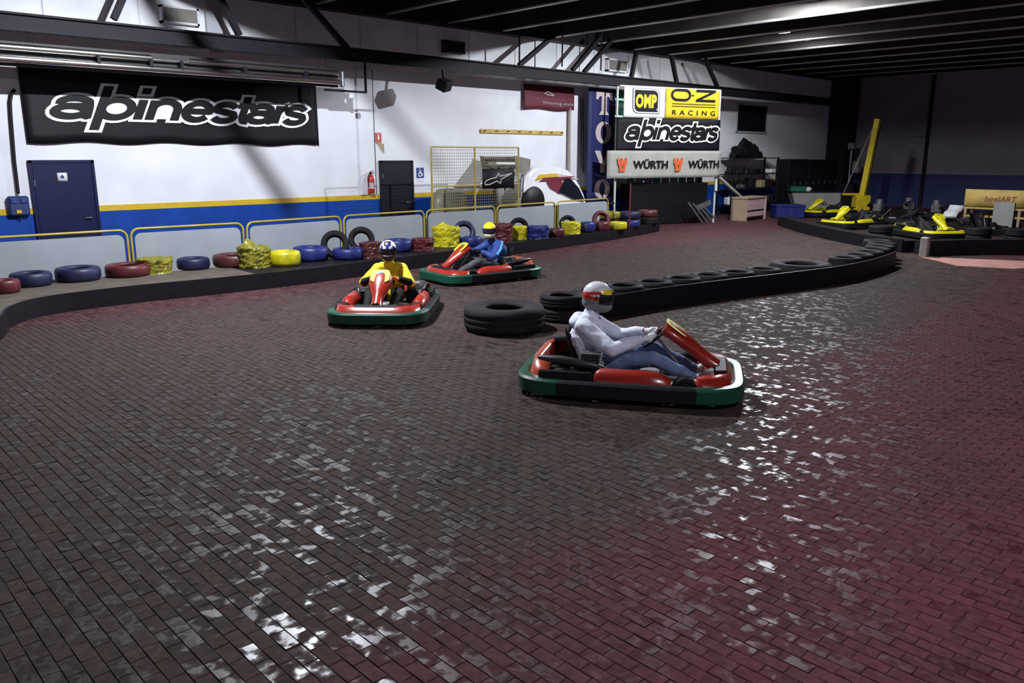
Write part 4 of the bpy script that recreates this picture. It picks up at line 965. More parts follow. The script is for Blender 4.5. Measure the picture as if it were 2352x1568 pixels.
def kart(name, label, loc, rz, pal, bare=False):
    body, panel, ringc, plate = pal
    t = thing(name, label, 'go-kart', (loc[0], loc[1], 0), rz)
    # wrap-round bumper
    mb = MB(); n = 64; L_ = [kring(.045, .03), kring(.06, .0), kring(.175, .0), kring(.195, .02), kring(.195, .085), kring(.18, .10), kring(.06, .10), kring(.045, .08)]
    for i in range(8):
        A_, B_ = L_[i], L_[(i+1) % 8]
        for k in range(n):
            q = (k+1) % n; mx = (A_[k][0]+A_[q][0])/2; my = (A_[k][1]+A_[q][1])/2
            mb.add([A_[k], A_[q], B_[q], B_[k]], [(0, 1, 2, 3)], True, 1 if abs(mx) < .62 else 0)
    mb.build('bumper_ring', [ringc, 'kart_black'], t)
    if not bare:
        # front cover: horseshoe from ring to nose
        P = [p for p in kring(0, .10, 64)]; fr = sorted([p for p in P if p[0] > .60], key=lambda p: math.atan2(p[1], p[0]))
        def cover(pts, z0, z1, inner, sgn):
            mb = MB(); lo = [(x, y, z0) for x, y, _ in pts]; hi = [(x-sgn*.05, y*.95, z1) for x, y, _ in pts]; inn = [(inner(y), y*.80, z1-.02) for x, y, _ in pts]; inb = [(inner(y), y*.80, z0) for x, y, _ in pts]
            m_ = len(pts); V = lo+hi+inn+inb; fs = []
            for a_ in range(3):
                for k in range(m_-1): fs.append((a_*m_+k, a_*m_+k+1, (a_+1)*m_+k+1, (a_+1)*m_+k))
            for k in (0, m_-1): fs.append((k, m_+k, 2*m_+k, 3*m_+k))
            mb.add(V, fs, True); return mb
        cover(fr, .17, .255, lambda y: .72-.10*min(1, abs(y)/.5), 1).build('front_cover', body, t)
        mb = MB(); mb.loft([[(x, y, .26) for x, y in ((.78, -.30), (.90, -.26), (.90, .26), (.78, .30))], [(x, y, .275) for x, y in ((.79, -.28), (.885, -.25), (.885, .25), (.79, .28))]], smooth=False); mb.build('cover_insert', 'kart_black', t)
        rr = sorted([p for p in P if p[0] < -.72], key=lambda p: math.atan2(p[1], -p[0]))
        cover(rr, .17, .33, lambda y: -.84, -1).build('rear_cover', panel, t)
        for s_ in (-1, 1):
            sec_ = [(.40, .07), (.60, .07), (.60, .18), (.575, .255), (.52, .295), (.46, .285), (.40, .22)]
            mb = MB(); secs = []
            for x, k in ((-.30, .86), (-.24, 1), (.20, 1.0), (.33, .9), (.40, .66)): secs.append([(x, s_*(.40+(y-.40)*(.5+.5*k)), .07+(z-.07)*k) for y, z in sec_])
            mb.loft(secs); mb.build('side_pod', body, t)
            mb = MB(); mb.box((-.56, s_*.585, .19), (.50, .03, .16), bev=.012); mb.build('rear_side_panel', 'kart_black', t)
        # steering fairing with number plate
        prof = [(.30, .60, .155), (.36, .575, .165), (.46, .51, .165), (.55, .44, .13), (.63, .37, .085), (.72, .30, .075), (.80, .25, .09)]
        mb = MB(); secs = []
        for i, (x, z, hw_) in enumerate(prof):
            nx_, nz_ = .62, .78
            secs.append([(x+.0, -hw_, z-.03), (x+.03*nx_, -hw_*.8, z+.02), (x+.055*nx_, -hw_*.3, z+.05), (x+.055*nx_, hw_*.3, z+.05), (x+.03*nx_, hw_*.8, z+.02), (x, hw_, z-.03), (x-.03, hw_*.7, z-.05), (x-.03, -hw_*.7, z-.05)])
        mb.loft(secs); fa = mb.build('steering_fairing', body, t)
        d_ = Vector((.19, 0, -.135)).normalized(); U_ = Vector((0, 1, 0)); V_ = Vector((-d_.x, 0, -d_.z)); fl = Flat(Vector((.415, 0, .605)), U_, V_)
        fl.polys([[(x*.135, y*.115) for x, y in ((-.95, -.7), (-.7, -1), (.7, -1), (.95, -.7), (1, .2), (.8, .9), (.4, 1.05), (-.4, 1.05), (-.8, .9), (-1, .2))]], .0).build('number_plate', plate, fa)
        fl.polys(stroke_polys([[(.05, .07), (-.035, .06), (-.04, .01), (.03, -.005), (.04, -.05), (-.045, -.07)]], .03, 0), .004).build('number_mark', 'print_teal', fa)
        fl.polys([[(x, y) for x, y in ((-.06, -.155), (.06, -.155), (.05, -.130), (-.05, -.130))]], .002).build('maker_strip', 'print_white', fa)
    # chassis
    mb = MB(); mb.box((.25, 0, .05), (1.0, .62, .015)); mb.build('floor_pan', 'metal_grey', t)
    mb = MB()
    for s_ in (-1, 1): mb.tube([(.92, s_*.22, .09), (.55, s_*.25, .07), (-.2, s_*.30, .07), (-.86, s_*.34, .09)], .016, 8); mb.tube([(.1, s_*.30, .07), (.1, s_*.62, .10)], .014, 8); mb.tube([(-.75, s_*.33, .09), (-.75, s_*.62, .12)], .014, 8)
    mb.tube([(.92, -.22, .09), (.92, .22, .09)], .016, 8); mb.tube([(-.86, -.34, .09), (-.86, .34, .09)], .016, 8); mb.build('frame', 'kart_black', t)
    for s_ in (-1, 1): wheel(t, .53, s_*.50, .13, .13); wheel(t, -.60, s_*.475, .14, .19)
    mb = MB(); mb.tube([(-.60, -.45, .14), (-.60, .45, .14)], .02, 10); mb.build('rear_axle', 'metal_pale', t)
    # seat shell
    mb = MB(); secs = []
    for x, zc, hw_, zt in ((.02, .11, .17, .17), (-.12, .085, .19, .24), (-.28, .085, .195, .32), (-.42, .12, .195, .40), (-.53, .22, .185, .46), (-.60, .36, .17, .52), (-.64, .50, .14, .56)):
        o_ = [(x, -hw_, zt), (x, -hw_*.96, (zt+zc)/2), (x, -hw_*.6, zc), (x, 0, zc-.005), (x, hw_*.6, zc), (x, hw_*.96, (zt+zc)/2), (x, hw_, zt)]
        i_ = [(px_+.0, py*.90, pz+.018) for px_, py, pz in o_[::-1]]; secs.append(o_+i_)
    mb.loft(secs); mb.build('seat', 'kart_black', t)
    # engine, tank, exhaust
    for s_ in ((-1, 1) if not bare else (-1,)):
        mb = MB(); mb.box((-.36, s_*.34, .20), (.26, .20, .20), bev=.02); mb.tube([(-.36, s_*.34, .30), (-.36, s_*.34, .40)], .085, 14); e_ = mb.build('engine', 'kart_black', t)
        for k in range(5):
            mb = MB(); mb.box((-.36, s_*.34, .31+.022*k), (.20, .19, .008), bev=.002); mb.build('cooling_fin', 'metal_grey', e_)
        mb = MB(); mb.tube([(-.24, s_*.36, .22), (-.16, s_*.42, .24), (-.30, s_*.47, .30), (-.62, s_*.46, .33), (-.84, s_*.40, .33)], [.02, .02, .035, .05, .03], 10); mb.build('exhaust', 'exhaust_dark', e_)
    mb = MB(); mb.box((.18, 0, .12), (.24, .17, .13), bev=.03); mb.build('fuel_tank', 'print_grey', t)
    mb = MB(); mb.tube([(.55, 0, .12), (.24, 0, .49)], .012, 8); mb.build('steering_column', 'metal_grey', t)
    c_ = Vector((.22, 0, .505)); ax = Vector((-.66, 0, .75)); u_ = Vector((0, 1, 0)); v_ = ax.cross(u_)
    mb = MB(); mb.tube([c_+(u_*math.cos(k*PI/12)+v_*math.sin(k*PI/12))*.145 for k in range(24)], .014, 8, closed=True)
    for k in (0, 2.1, 4.2): mb.bar(c_, c_+(u_*math.cos(k)+v_*math.sin(k))*.14, .022, .01)
    mb.build('steering_wheel', 'kart_black', t)
    for s_ in (-1, 1):
        mb = MB(); mb.tube([(.70, s_*.15, .07), (.72, s_*.15, .20), (.73, s_*.10, .22)], .009, 6); mb.box((.715, s_*.15, .20), (.012, .07, .06)); mb.build('pedal', 'metal_pale', t)
    return t
RED = ('kart_red', 'kart_orange', 'kart_green', 'print_yellow')
YEL = ('kart_yellow', 'kart_yellow', 'kart_black', 'kart_yellow')
K1 = ((6.07, 4.67), math.radians(-57)); K2 = ((6.48, 9.38), math.radians(-135)); K3 = ((9.68, 10.98), math.radians(172))
kart('go_kart', 'red go-kart with dark bumper driven by the person in the white hoodie', *K1, RED)
kart('go_kart', 'red and green go-kart driven by the person in the yellow shirt', *K2, RED)
kart('go_kart', 'red and green go-kart driven by the person in the blue jacket', *K3, RED)

# ------------------------------------------------------------------ drivers
def remeshed(mb, vox, it=6):
    me = bpy.data.meshes.new('tmp'); me.from_pydata(mb.v, [], mb.f); o = bpy.data.objects.new('tmp', me); COL.objects.link(o)
    m = o.modifiers.new('r', 'REMESH'); m.mode = 'VOXEL'; m.voxel_size = vox; m.use_smooth_shade = True
    s = o.modifiers.new('s', 'SMOOTH'); s.iterations = it; s.factor = .5
    dg = bpy.context.evaluated_depsgraph_get(); e = o.evaluated_get(dg); nm = bpy.data.meshes.new_from_object(e); bpy.data.objects.remove(o); return nm
def capsule(mb, a, b, ra, rb, seg=14):
    a, b = Vector(a), Vector(b); d = b-a; L_ = d.length; d.normalize() if L_ > 1e-6 else None
    pts, rs = [], []
    for k in range(5): an = PI/2*(k/4); pts.append(a-d*ra*math.cos(an)); rs.append(max(ra*math.sin(an), 1e-4))
    for k in range(5): an = PI/2*(k/4); pts.append(b+d*rb*math.sin(an)); rs.append(max(rb*math.cos(an), 1e-4))
    mb.tube(pts, rs, seg)
def seg_dist(P, a, b, ra, rb):
    a, b = np.array(a), np.array(b); d = b-a; t_ = np.clip(((P-a)@d)/max(d@d, 1e-9), 0, 1)
    return np.linalg.norm(P-(a+t_[:, None]*d), axis=1)-(ra+(rb-ra)*t_)
def person(label, K, mats, bones_cfg, helmet_fn, helmet_mats, head_yaw=0.0, head_pitch=0.1, extras=None, lean=0.0, visor='visor', visor_up=False, bulk=1.13, fold=.006):
    """mats: names for [torso, upper arm, forearm, hand, thigh/shin, shoe, neck, cuff]"""
    t = thing('person', label, 'person', (K[0][0], K[0][1], 0), K[1])
    L0 = lean
    hip = Vector((-.36, 0, .22)); chest = Vector((-.45+L0*.5, 0, .47)); sh = Vector((-.45+L0, 0, .62)); neck = Vector((-.41+L0, 0, .72)); head = Vector((-.35+L0, 0, .865))
    B = []   # (a, b, ra, rb, mat)
    B.append((hip+Vector((0, -.07, 0)), hip+Vector((0, .07, 0)), .125, .125, 0))
    B.append((hip+Vector((-.01, -.05, .05)), chest+Vector((0, -.07, 0)), .115, .13, 0)); B.append((hip+Vector((-.01, .05, .05)), chest+Vector((0, .07, 0)), .115, .13, 0))
    B.append((chest+Vector((0, -.08, .02)), sh+Vector((0, -.11, -.02)), .125, .085, 0)); B.append((chest+Vector((0, .08, .02)), sh+Vector((0, .11, -.02)), .125, .085, 0))
    B.append((chest, neck-Vector((0, 0, .02)), .12, .062, 0)); B.append((neck-Vector((0, 0, .02)), head-Vector((.02, 0, .03)), .058, .07, 6)); B.append((head, head+Vector((.01, 0, .02)), .09, .09, 6))
    hands = {}
    for s_ in (-1, 1):
        shd = sh+Vector((0, s_*.175, -.02)); elb = Vector((-.16+L0*.8, s_*.34, .43)); wr = Vector((.10, s_*.185, .515))
        B.append((shd, elb, .072, .056, 1)); B.append((elb, wr-(wr-elb)*.12, .054, .040, 2)); B.append((wr-(wr-elb)*.16, wr, .036, .032, 7))
        rim = Vector((.215, s_*.140, .525))
        palm = wr+(rim-wr)*.62
        B.append((wr, palm, .030, .036, 3)); B.append((palm+Vector((0, 0, .02)), palm-Vector((.0, 0, .022)), .026, .026, 3))
        for f in range(4):      # four fingers of unequal length curled over the rim
            o_ = Vector((-.004*f, s_*(.012-.006*f), .030-.020*f)); k0 = palm+o_+(rim-palm)*.35
            ln = (.030, .034, .032, .025)[f]
            k1 = k0+Vector((ln, -s_*.012, .010)); k2 = k1+Vector((.014, -s_*.022, -.014)); k3 = k2+Vector((-.016, -s_*.014, -.014))
            B += [(k0, k1, .0105, .010, 3), (k1, k2, .010, .0095, 3), (k2, k3, .0095, .0085, 3)]
        th0 = palm+Vector((-.01, -s_*.028, .018)); th1 = th0+Vector((.020, -s_*.016, .020)); th2 = th1+Vector((.026, -s_*.002, .006))
        B += [(th0, th1, .0125, .0115, 3), (th1, th2, .011, .0095, 3)]
        hp = hip+Vector((.02, s_*.10, -.005)); kn = Vector((.20, s_*.20, .335)); an = Vector((.60, s_*.165, .165)); toe = Vector((.755, s_*.16, .235))
        B.append((hp, kn, .092, .066, 4)); B.append((kn, kn+(an-kn)*.35, .062, .060, 4)); B.append((kn+(an-kn)*.35, an, .060, .042, 4)); B.append((an+Vector((-.02, 0, -.02)), an+Vector((.04, 0, .0)), .042, .040, 5)); B.append((an+Vector((.02, 0, -.01)), toe, .042, .034, 5))
    mb = MB()
    B = [(a, b, ra*(bulk if k < 3 else 1.13), rb*(bulk if k < 3 else 1.13), k) if k in (0, 1, 2, 4) else (a, b, ra, rb, k) for a, b, ra, rb, k in B]
    for a, b, ra, rb, _ in B: capsule(mb, a, b, ra, rb)
    me = remeshed(mb, .0085, 5)
    for m in mats: me.materials.append(MATS[m])
    npoly = len(me.polygons); C_ = np.empty(npoly*3); me.polygons.foreach_get('center', C_); C_ = C_.reshape(-1, 3)
    best = np.full(npoly, 9.0); mi = np.zeros(npoly, np.int32)
    for a, b, ra, rb, k in B:
        d = seg_dist(C_, a, b, ra, rb); w2 = d < best; best = np.where(w2, d, best); mi = np.where(w2, k, mi)
    me.polygons.foreach_set('material_index', mi)
    # cloth folds
    nv = len(me.vertices); co = np.empty(nv*3); me.vertices.foreach_get('co', co); nr = np.empty(nv*3); me.vertices.foreach_get('normal', nr); co = co.reshape(-1, 3); nr = nr.reshape(-1, 3)
    amp = np.array([fold*(mnoise.noise(Vector((p[0]*9, p[1]*7, p[2]*16)))+.22*mnoise.noise(Vector((p[0]*30, p[1]*22, p[2]*38)))) for p in co]); hand = np.zeros(nv, bool); hand |= (co[:, 0] > .08) & (co[:, 2] > .44); amp[hand] = 0
    me.vertices.foreach_set('co', (co+nr*amp[:, None]).reshape(-1)); me.polygons.foreach_set('use_smooth', np.ones(npoly, bool)); me.update()
    o = bpy.data.objects.new('body', me); COL.objects.link(o); o.parent = t
    # face inside the helmet
    R_ = Matrix.Rotation(head_yaw, 4, 'Z') @ Matrix.Rotation(head_pitch, 4, 'Y'); MH = Matrix.Translation(head) @ R_
    mb = MB(); mb.ell((.012, 0, -.01), (.092, .075, .112), 16, 12); mb.ell((.104, 0, -.015), (.020, .014, .026), 8, 6); mb.ell((.088, 0, -.062), (.016, .028, .010), 8, 6)
    for s_ in (-1, 1): mb.ell((.088, s_*.032, .012), (.014, .016, .010), 8, 6)
    mb.v = [tuple(MH @ Vector(v)) for v in mb.v]; mb.build('face', 'skin', t)
    # helmet shell
    mb = MB(); mb.ell((-.005, 0, .015), (.150, .125, .140), 24, 16); mb.ell((.045, 0, -.070), (.115, .105, .070), 20, 12); mb.ell((-.03, 0, -.06), (.115, .112, .08), 20, 12)
    hm = remeshed(mb, .009, 6)
    for m in helmet_mats: hm.materials.append(MATS[m])
    for p in hm.polygons: p.material_index = helmet_fn(p.center); p.use_smooth = True
    ho = bpy.data.objects.new('helmet', hm); COL.objects.link(ho); ho.parent = t; ho.matrix_local = MH
    mb = MB(); G = []; na, nb = 16, 6
    z0, z1 = (-.035, .060) if not visor_up else (.05, .12)
    for j in range(nb+1):
        z = z0+(z1-z0)*j/nb; kz = math.sqrt(max(.05, 1-((z-.015)/.150)**2))
        for i in range(na+1):
            a_ = math.radians(-72+144*i/na); G.append((-.005+.160*kz*math.cos(a_)+(.012 if z < 0 else .004), .134*kz*math.sin(a_), z))
    mb.add(G, [(j*(na+1)+i, j*(na+1)+i+1, (j+1)*(na+1)+i+1, (j+1)*(na+1)+i) for j in range(nb) for i in range(na)], True); vo = mb.build('visor', visor, ho)
    mb = MB()
    for s_ in (-1, 1): mb.lathe([(0, .0), (.014, .0), (.014, .012), (0, .014)], 10, Matrix.Translation((.02, s_*.122, .02)) @ Matrix.Rotation(-s_*PI/2, 4, 'X'))
    mb.build('visor_pivot', 'black', ho)
    return t, head, ho
def h1(c):
    if c.z < -.015: return 3
    if c.z < .020: return 1 if c.x < .055 else 0
    if c.x > .055 and c.z < .10: return 2
    if abs(c.z-(.055+.25*c.x)) < .016: return 1
    return 0
def h2(c):
    if c.z < -.045: return 2
    if c.x > .06 and abs(c.y) < .020 and c.z > .02: return 1
    if abs(abs(c.y)-.085) < .016 and c.z < .09: return 1
    if c.z > .09 and c.x > .03 and abs(c.y) < .05: return 2
    return 0
def h3(c):
    if c.z > .055 and c.x > -.06 and abs(c.y) < .10: return 1
    if c.z < -.085: return 1
    return 0
t, head, ho = person('person in a white hoodie, jeans and white red-yellow helmet driving a red kart', K1, ['hoodie', 'hoodie', 'hoodie', 'print_white', 'jeans', 'shoe_white', 'balaclava_grey', 'cuff_red'], None, h1, ['helmet_white', 'helmet_red', 'helmet_yellow', 'balaclava_grey'], head_yaw=-.12, head_pitch=.16, visor='glass_dark', bulk=1.27, fold=.011)
mb = MB()
for k in range(-6, 7): a_ = k*PI/9; capsule(mb, (-.50-.05*math.cos(a_), .13*math.sin(a_), .655+.012*math.cos(2*a_)), (-.53-.055*math.cos(a_), .135*math.sin(a_), .625), .045, .04, 10)
hm = remeshed(mb, .010, 6); hm.materials.append(MATS['hoodie']); hm.polygons.foreach_set('use_smooth', np.ones(len(hm.polygons), bool)); o = bpy.data.objects.new('hood', hm); COL.objects.link(o); o.parent = t
mb = MB()
for s_ in (-1, 1): mb.tube([(-.34, s_*.04, .64), (-.30, s_*.05, .56), (-.29, s_*.045, .48)], .006, 6)
mb.build('drawstring', 'print_white', t)
t, head, ho = person('person in a yellow shirt, orange gloves and white-blue helmet driving a kart', K2, ['shirt_yellow', 'shirt_yellow', 'trousers_black', 'orange_glove', 'trousers_black', 'shoe_grey', 'trousers_black', 'trousers_black'], None, h2, ['helmet_white', 'helmet_blue', 'helmet_dark'], head_yaw=.10, head_pitch=.10, lean=.10)
t, head, ho = person('person in a blue jacket and yellow-topped cream helmet driving a kart', K3, ['jacket_blue', 'jacket_blue', 'jacket_blue', 'trousers_black', 'trousers_grey', 'shoe_grey', 'helmet_dark', 'jacket_blue'], None, h3, ['helmet_cream', 'helmet_yellow', 'helmet_dark'], head_yaw=.95, head_pitch=.10, lean=.15)
mb = MB(); mb.tube([(-.34, .20, .665), (-.24, .30, .55), (-.10, .375, .455)], .028, 8); mb.build('sleeve_stripe', 'stripe_sky', t)

# ------------------------------------------------------------------ pit area at the right
def pz(x, y): p = PZ(x, y); return (p.x, p.y)
kart('go_kart', 'parked yellow go-kart beside the blue crate', pz(1900, 497), 2.6, YEL)
kart('go_kart', 'parked yellow go-kart with tilted fairing in front of the yellow hoist', pz(1955, 522), 2.9, YEL)
kart('go_kart', 'parked yellow go-kart just behind the end of the infield tire row', pz(2130, 545), -2.2, YEL)
kart('go_kart', 'stripped black kart chassis parked between the yellow hoist and the white seat', pz(2062, 512), 1.9, YEL, bare=True)
kart('go_kart', 'stripped black kart chassis parked in front of the tan board', pz(2250, 535), -2.6, YEL, bare=True)
# hoist
p = PZ(1975, 490); hx_, hy_ = p.x, p.y
t = thing('engine_hoist', 'tall yellow steel hoist with a leaning mast and lifting cable', 'hoist', (hx_, hy_, 0))
dR = Vector((RT.x, RT.y, 0)); RM = Matrix((dR, Vector((FH.x, FH.y, 0)), Vector((0, 0, 1)))).transposed()
mb = MB(); mb.box((0, 0, .05), (.95, .7, .1), RM, bev=.02); mb.build('base', 'hoist_yellow', t)
mb = MB(); mb.box((0, 0, .40), (.55, .5, .60), RM, bev=.03); mb.build('cabinet', 'hoist_yellow', t)
k_ = 1840/((Vector((hx_, hy_, 0))-CAM).dot(FW)); top = dR*(20/k_)+Vector((0, 0, 3.55))
mb = MB(); mb.bar((0, 0, .5), top, .20, .18); mb.build('mast', 'hoist_yellow', t)
mb = MB(); mb.bar(dR*.10+Vector((0, -.0, .6)), top*.97+dR*.10, .05, .24); mb.build('mast_rail', 'steel_dark', t)
mb = MB(); mb.bar(dR*(-.75)+Vector((0, 0, .74)), dR*.0+Vector((0, 0, .74)), .10, .08); mb.build('arm', 'hoist_yellow', t)
mb = MB(); mb.tube([dR*(-.70)+Vector((0, 0, .80)), top*.96-dR*.08], .014, 6); mb.build('cable', 'pipe_tan', t)
mb = MB(); mb.lathe([(.02, -.03), (.10, -.03), (.08, 0), (.10, .03), (.02, .03)], 14, Matrix.Translation(top-Vector((0, 0, .12))) @ Matrix.Rotation(PI/2, 4, 'X')); mb.build('pulley', 'steel_dark', t)
# sage bench panel with green tray and cup
p = PZ(1898, 490); o_ = Vector((p.x, p.y, 0))+Vector((FH.x, FH.y, 0))*1.2
t = thing('work_bench', 'pale sage workbench with slanted front panel behind the parked yellow kart', 'workbench', o_)
k_ = 1840/((o_-CAM).dot(FW)); w_ = 112/k_; h_ = PZ(1898, 437).z
zt = CH + (o_-CAM).xy.length*math.tan(-TH+math.atan((784-437)/1840)); mb = MB()
A_ = [dR*(-w_/2)+Vector((0, 0, zt)), dR*(w_/2)+Vector((0, 0, zt)), dR*(w_/2)+Vector((0, 0, .02)), dR*(-w_/2+.25)+Vector((0, 0, .02))]; fo = Vector((FH.x, FH.y, 0))
mb.loft([[v for v in A_], [v+fo*.6 for v in A_]], smooth=False); mb.build('panel', 'panel_sage', t)
mb = MB(); mb.box(fo*.3+Vector((0, 0, zt+.02)), (w_+.06, .66, .04), RM); mb.build('bench_top', 'steel_dark', t)
b0 = o_+Vector((0, 0, zt+.04))
mb = MB(); q = b0+fo*.25-dR*(w_*.36); mb.box((q.x, q.y, q.z+.09), (.62, .35, .18), RM, bev=.02); mb.box((q.x, q.y, q.z+.19), (.66, .38, .03), RM); one('tool_tray', mb, 'green_plastic', 'green plastic tray lying on the sage workbench', 'tray')
mb = MB(); q = b0+fo*.25-dR*(w_*.13); mb.lathe([(0, 0), (.09, 0), (.10, .17), (.085, .17), (.08, .02)], 14, Matrix.Translation(q)); mb.tube([q+dR*.09+Vector((0, 0, .13)), q+dR*.15+Vector((0, 0, .10)), q+dR*.09+Vector((0, 0, .04))], .014, 6); one('mug', mb, 'print_white', 'white mug on the sage workbench beside the green tray', 'mug')
# blue crate
p = PZ(1816, 502); k_ = 1840/((p-CAM).dot(FW)); w_ = 66/k_; h_ = 31/k_
t = thing('plastic_crate', 'blue plastic crate left of the parked yellow karts', 'crate', (p.x+FH.x*.4, p.y+FH.y*.4, 0))
mb = MB(); mb.box((0, 0, h_/2), (w_, .7, h_), RM, bev=.03); mb.build('body', 'tire_blue', t)
mb = MB(); mb.box((0, 0, h_-.04), (w_+.05, .75, .07), RM, bev=.015); mb.build('rim', 'tire_blue', t)
# pink and tan box cupboard
p0, p1, p2 = PZ(1678, 506), PZ(1714, 508), PZ(1757, 502)
t = thing('wooden_cabinet', 'low cabinet with a tan side and a pinkish front under the slanting white pipe', 'cabinet', (p1.x, p1.y, 0))
zt = CH + p1.xy.length*math.tan(-TH+math.atan((784-453)/1840))
e1, e2 = (p0-p1), (p2-p1); e1.z = e2.z = 0
def slab(mb, a_, b_, z0, z1, th, n_): 
    a_, b_ = Vector(a_), Vector(b_); n_ = Vector(n_)*th; mb.loft([[Vector((v.x, v.y, z0)) for v in (a_, b_, b_+n_, a_+n_)], [Vector((v.x, v.y, z1)) for v in (a_, b_, b_+n_, a_+n_)]], smooth=False); return mb
n1 = e2.normalized(); n2 = e1.normalized()
slab(MB(), (0, 0, 0), e1, 0, zt, .04, n1).build('side_panel', 'wood_tan', t)
slab(MB(), n1*.05, e2, .36, zt-.03, .04, n2).build('door', 'board_pink', t)
slab(MB(), n1*.05, e2, .14, .30, .05, n2).build('drawer', 'board_pink', t)
slab(MB(), e1*.97, e1*.97+e2, 0, zt-.02, .04, -n2).build('back_panel', 'wood_tan', t)
mb = MB(); mb.loft([[Vector((v.x, v.y, z)) for v in (-n1*.03-n2*.03, e2-n2*.03, e1+e2, e1-n1*.03)] for z in (zt, zt+.05)], smooth=False); mb.build('top', 'wood_tan', t)
for v in (e2*.96, e2*.96+e1*.9): mb = MB(); mb.box((v.x, v.y, zt/2), (.06, .06, zt)); mb.build('leg', 'board_pink', t)
# rack with clutter behind the cabinet
xr0, xr1 = PY(1662, 400, 16.85).x, PY(1765, 400, 16.85).x
t = thing('storage_rack', 'dark storage rack full of clutter against the far wall', 'rack', ((xr0+xr1)/2, 16.75, 0)); zr = PY(1700, 360, 16.75).z
for x in (xr0, xr1):
    for y in (16.45, 17.05): mb = MB(); mb.box((x, y, zr/2), (.05, .05, zr)); rel(mb, t).build('post', 'steel_dark', t)
lv = [.35, .95, 1.5, zr-.05]
for z in lv: mb = MB(); mb.box(((xr0+xr1)/2, 16.75, z), (xr1-xr0+.05, .66, .035)); rel(mb, t).build('shelf', 'steel_dark', t)
cl = [('white sheet metal offcut', 'sign_white'), ('folded grey tarpaulin', 'metal_grey'), ('dark engine part', 'steel_dark'), ('tan cardboard box', 'wood_tan'), ('black plastic case', 'black'), ('yellowish paper roll bundle', 'sign_tan')]
k = 0
for li, z in enumerate(lv[:3]):
    n_ = 5
    for j in range(n_):
        nm, mt = cl[(k*5+li) % 6] if k % 2 == 0 else cl[4 if k % 4 == 1 else 2]; x = xr0+.25+(xr1-xr0-.5)*j/(n_-1); sx, sy, sz = random.uniform(.24, .40), random.uniform(.2, .4), random.uniform(.14, .40)
        mb = MB(); mb.box((0, 0, sz/2), (sx, sy, sz), Matrix.Rotation(random.uniform(-.4, .4), 3, 'Z'), bev=.03)
        if k % 3 == 0: mb.tube([(-sx*.3, 0, sz), (0, 0, sz+.06), (sx*.3, 0, sz)], .015, 6)
        o = mb.build('rack_clutter', mt); o.location = (x, 16.68, z+.018); tag(o, '%s on the %s rack shelf, %s from the banner frame' % (nm, ['bottom', 'second', 'third'][li], ['first', 'second', 'third', 'fourth', 'fifth'][j]), 'clutter', 'clutter on the dark rack'); k += 1
mb = MB(); mb.ell((0, 0, 0), (1.0, .34, .52), 34, 14)
mb.v = [((xr0+xr1)/2-.2+x*(1+.25*mnoise.noise(Vector((x*3, y*6, z*4)))), 16.75+y, max(zr-.03, zr+.06+z*(.75+.7*mnoise.noise(Vector((x*5+3, y*4, z*5)))) - .16*x)) for x, y, z in mb.v]; mb.sm = [False]*len(mb.f)
one('black_tarp', mb, 'black', 'black bundled tarpaulin heaped on top of the dark rack', 'tarpaulin')
# dark machine cabinets along the back corner
for x0_, x1_, zt_, lb in ((31.6, 33.2, 2.05, 'tall dark steel locker left of the corner column'), (33.3, 35.9, 2.02, 'wide dark steel locker beside the corner column')):
    t = thing('steel_locker', lb, 'locker', ((x0_+x1_)/2, 16.85, 0)); w_ = x1_-x0_
    mb = MB(); mb.box((0, 0, zt_/2), (w_, .6, zt_), bev=.01); mb.build('body', 'black', t); n_ = int(w_/.5)
    for k in range(n_): mb = MB(); mb.box((-w_/2+w_*(k+.5)/n_, -.31, zt_/2), (w_/n_-.03, .02, zt_-.1)); d_ = mb.build('door', 'steel_dark', t); mb = MB(); mb.box((-w_/2+w_*(k+.85)/n_, -.33, 1.05), (.03, .03, .12)); mb.build('handle', 'metal_grey', d_)
# drill press on the back wall side
p = PX(1918, 400, 35.9); t = thing('drill_press', 'grey drill press standing in front of the back wall by the corner column', 'machine', (35.9, p.y-.75, 0))
mb = MB(); mb.box((0, 0, .5), (.6, .5, 1.0), bev=.03); mb.build('base', 'steel_dark', t)
mb = MB(); mb.tube([(0, .1, 1.0), (0, .1, 2.55)], .06, 10); mb.build('column', 'metal_grey', t)
mb = MB(); mb.box((-.1, .05, 2.6), (.4, .28, .34), bev=.05); mb.build('head', 'metal_grey', t)
mb = MB(); mb.box((0, -.2, 1.7), (.3, .3, .5), bev=.03); mb.build('motor', 'panel_sage', t)
# tan board on a stand with lettering
X_ = 27.5; a, b = PX(2219, 434, X_), PX(2380, 434, X_); a2 = PX(2219, 472, X_)
t = thing('lettered_board', 'tan yellow board with dark lettering on a low stand', 'board', (X_, a.y, 0))
fl = Flat((0, 0, a2.z), (0, -1, 0), (0, 0, 1)); w_, h_ = a.y-b.y, a.z-a2.z; fl.sheet(w_, h_, 4, 2, thick=.03).build('board', 'board_yellow', t)
put_text(fl, 'birelART', .30*w_, .28*h_, .46*w_, .34*h_, .02, 'print_maroon', t, offset=.01, shear=.2)
mb = MB(); mb.box((.35, -w_/2, a2.z-.06), (.7, w_, .05)); mb.box((.35, -w_/2, .38), (.7, w_, .05)); mb.build('shelf', 'board_yellow', t)
for y in (-.05, -w_+.35): 
    for x in (.04, .66): mb = MB(); mb.box((x, y, a2.z/2-.02), (.07, .07, a2.z-.05)); mb.build('leg', 'wood_tan', t)
mb = MB(); mb.box((-.05, -w_+.75, .42), (.05, .55, .84)); mb.build('side_panel', 'panel_sage', t)
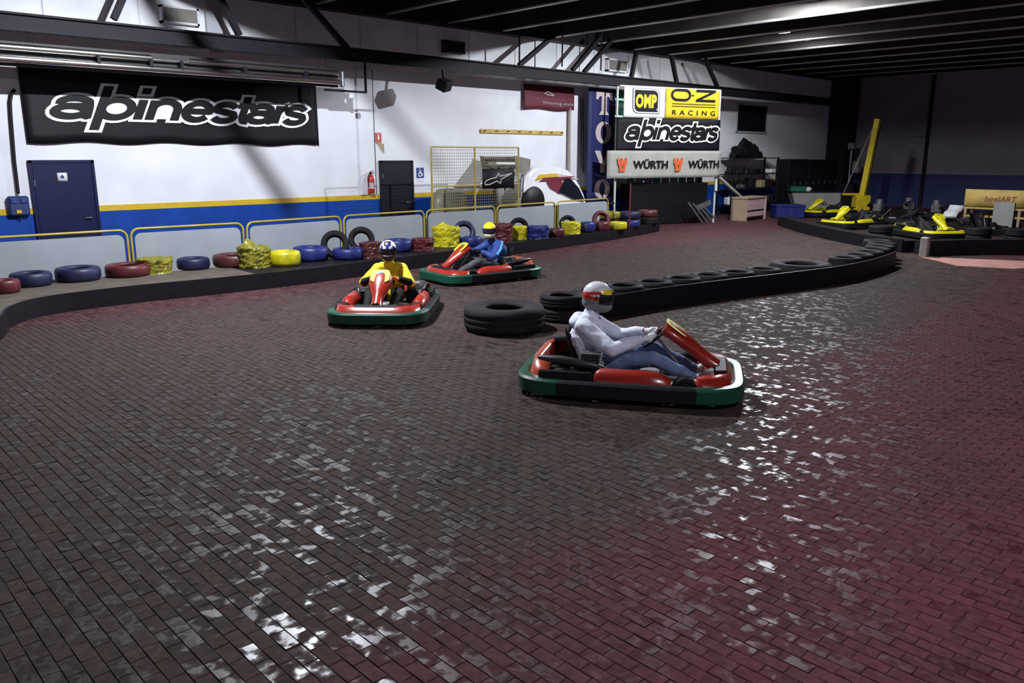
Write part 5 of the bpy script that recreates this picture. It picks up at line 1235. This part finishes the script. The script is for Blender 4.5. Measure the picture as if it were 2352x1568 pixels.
# white seat sheet
q = [PX(2164, 497, 27.0), PX(2196, 497, 27.0), PX(2214, 472, 27.6), PX(2182, 470, 27.6)]
mb = MB(); 
secs = []
for k in range(6):
    u = k/5; l_ = q[0].lerp(q[3], u); r_ = q[1].lerp(q[2], u); z_ = .05*math.sin(u*2*PI); secs.append([l_+Vector((0, 0, z_)), r_+Vector((0, 0, z_)), r_+Vector((.05, 0, z_-.05)), l_+Vector((.05, 0, z_-.05))])
mb.loft(secs); t = thing('white_seat', 'white curved seat shell leaning on a stand left of the tan board', 'seat', (27.3, (q[0].y+q[2].y)/2, 0)); rel(mb, t).build('shell', 'sign_white', t)
mb = MB(); zz = (q[0].z+q[2].z)/2-.10
for dy in (-.22, .22): mb.tube([(27.25+dy*.3, t.location.y+dy, 0), (27.35, t.location.y+dy*.5, zz)], .03, 8)
mb.box((27.35, t.location.y, zz), (.3, .45, .05)); rel(mb, t).build('stand', 'steel_dark', t)
# loose dark engines and tire piles in the pit
for k, (x, y) in enumerate(((2015, 505), (2085, 500), (2150, 508), (2300, 520))):
    p = PZ(x, y); t = thing('spare_engine', ['dark kart engine on a block right of the yellow hoist', 'dark kart engine on a block between the hoist and the white seat', 'dark kart engine on a block below the white seat', 'dark kart engine on a block below the tan board'][k], 'engine', (p.x, p.y, 0), k*.7)
    mb = MB(); mb.box((0, 0, .14), (.7, .5, .28), bev=.02); mb.build('block', 'steel_dark', t)
    mb = MB(); mb.box((0, 0, .42), (.36, .30, .28), bev=.04); mb.tube([(.05, 0, .5), (.05, 0, .72)], .12, 12); mb.build('crankcase', 'metal_grey', t)
    mb = MB(); mb.tube([(-.1, .1, .45), (-.3, .25, .5), (-.4, .1, .62)], .04, 8); mb.build('pipe', 'steel_dark', t)
for k, (x, y) in enumerate(((2020, 552), (2245, 558), (2335, 560))):
    p = PZ(x, y)
    for j in range(2): tire((p.x, p.y, .10+.20*j), .30, .20, 'rubber', 'spare black tire %s, %s of its pile' % (['beside the tilted yellow kart', 'beside the yellow kart nearest the infield row', 'below the tan board'][k], 'top' if j else 'bottom'), 'spare tires in the pit')
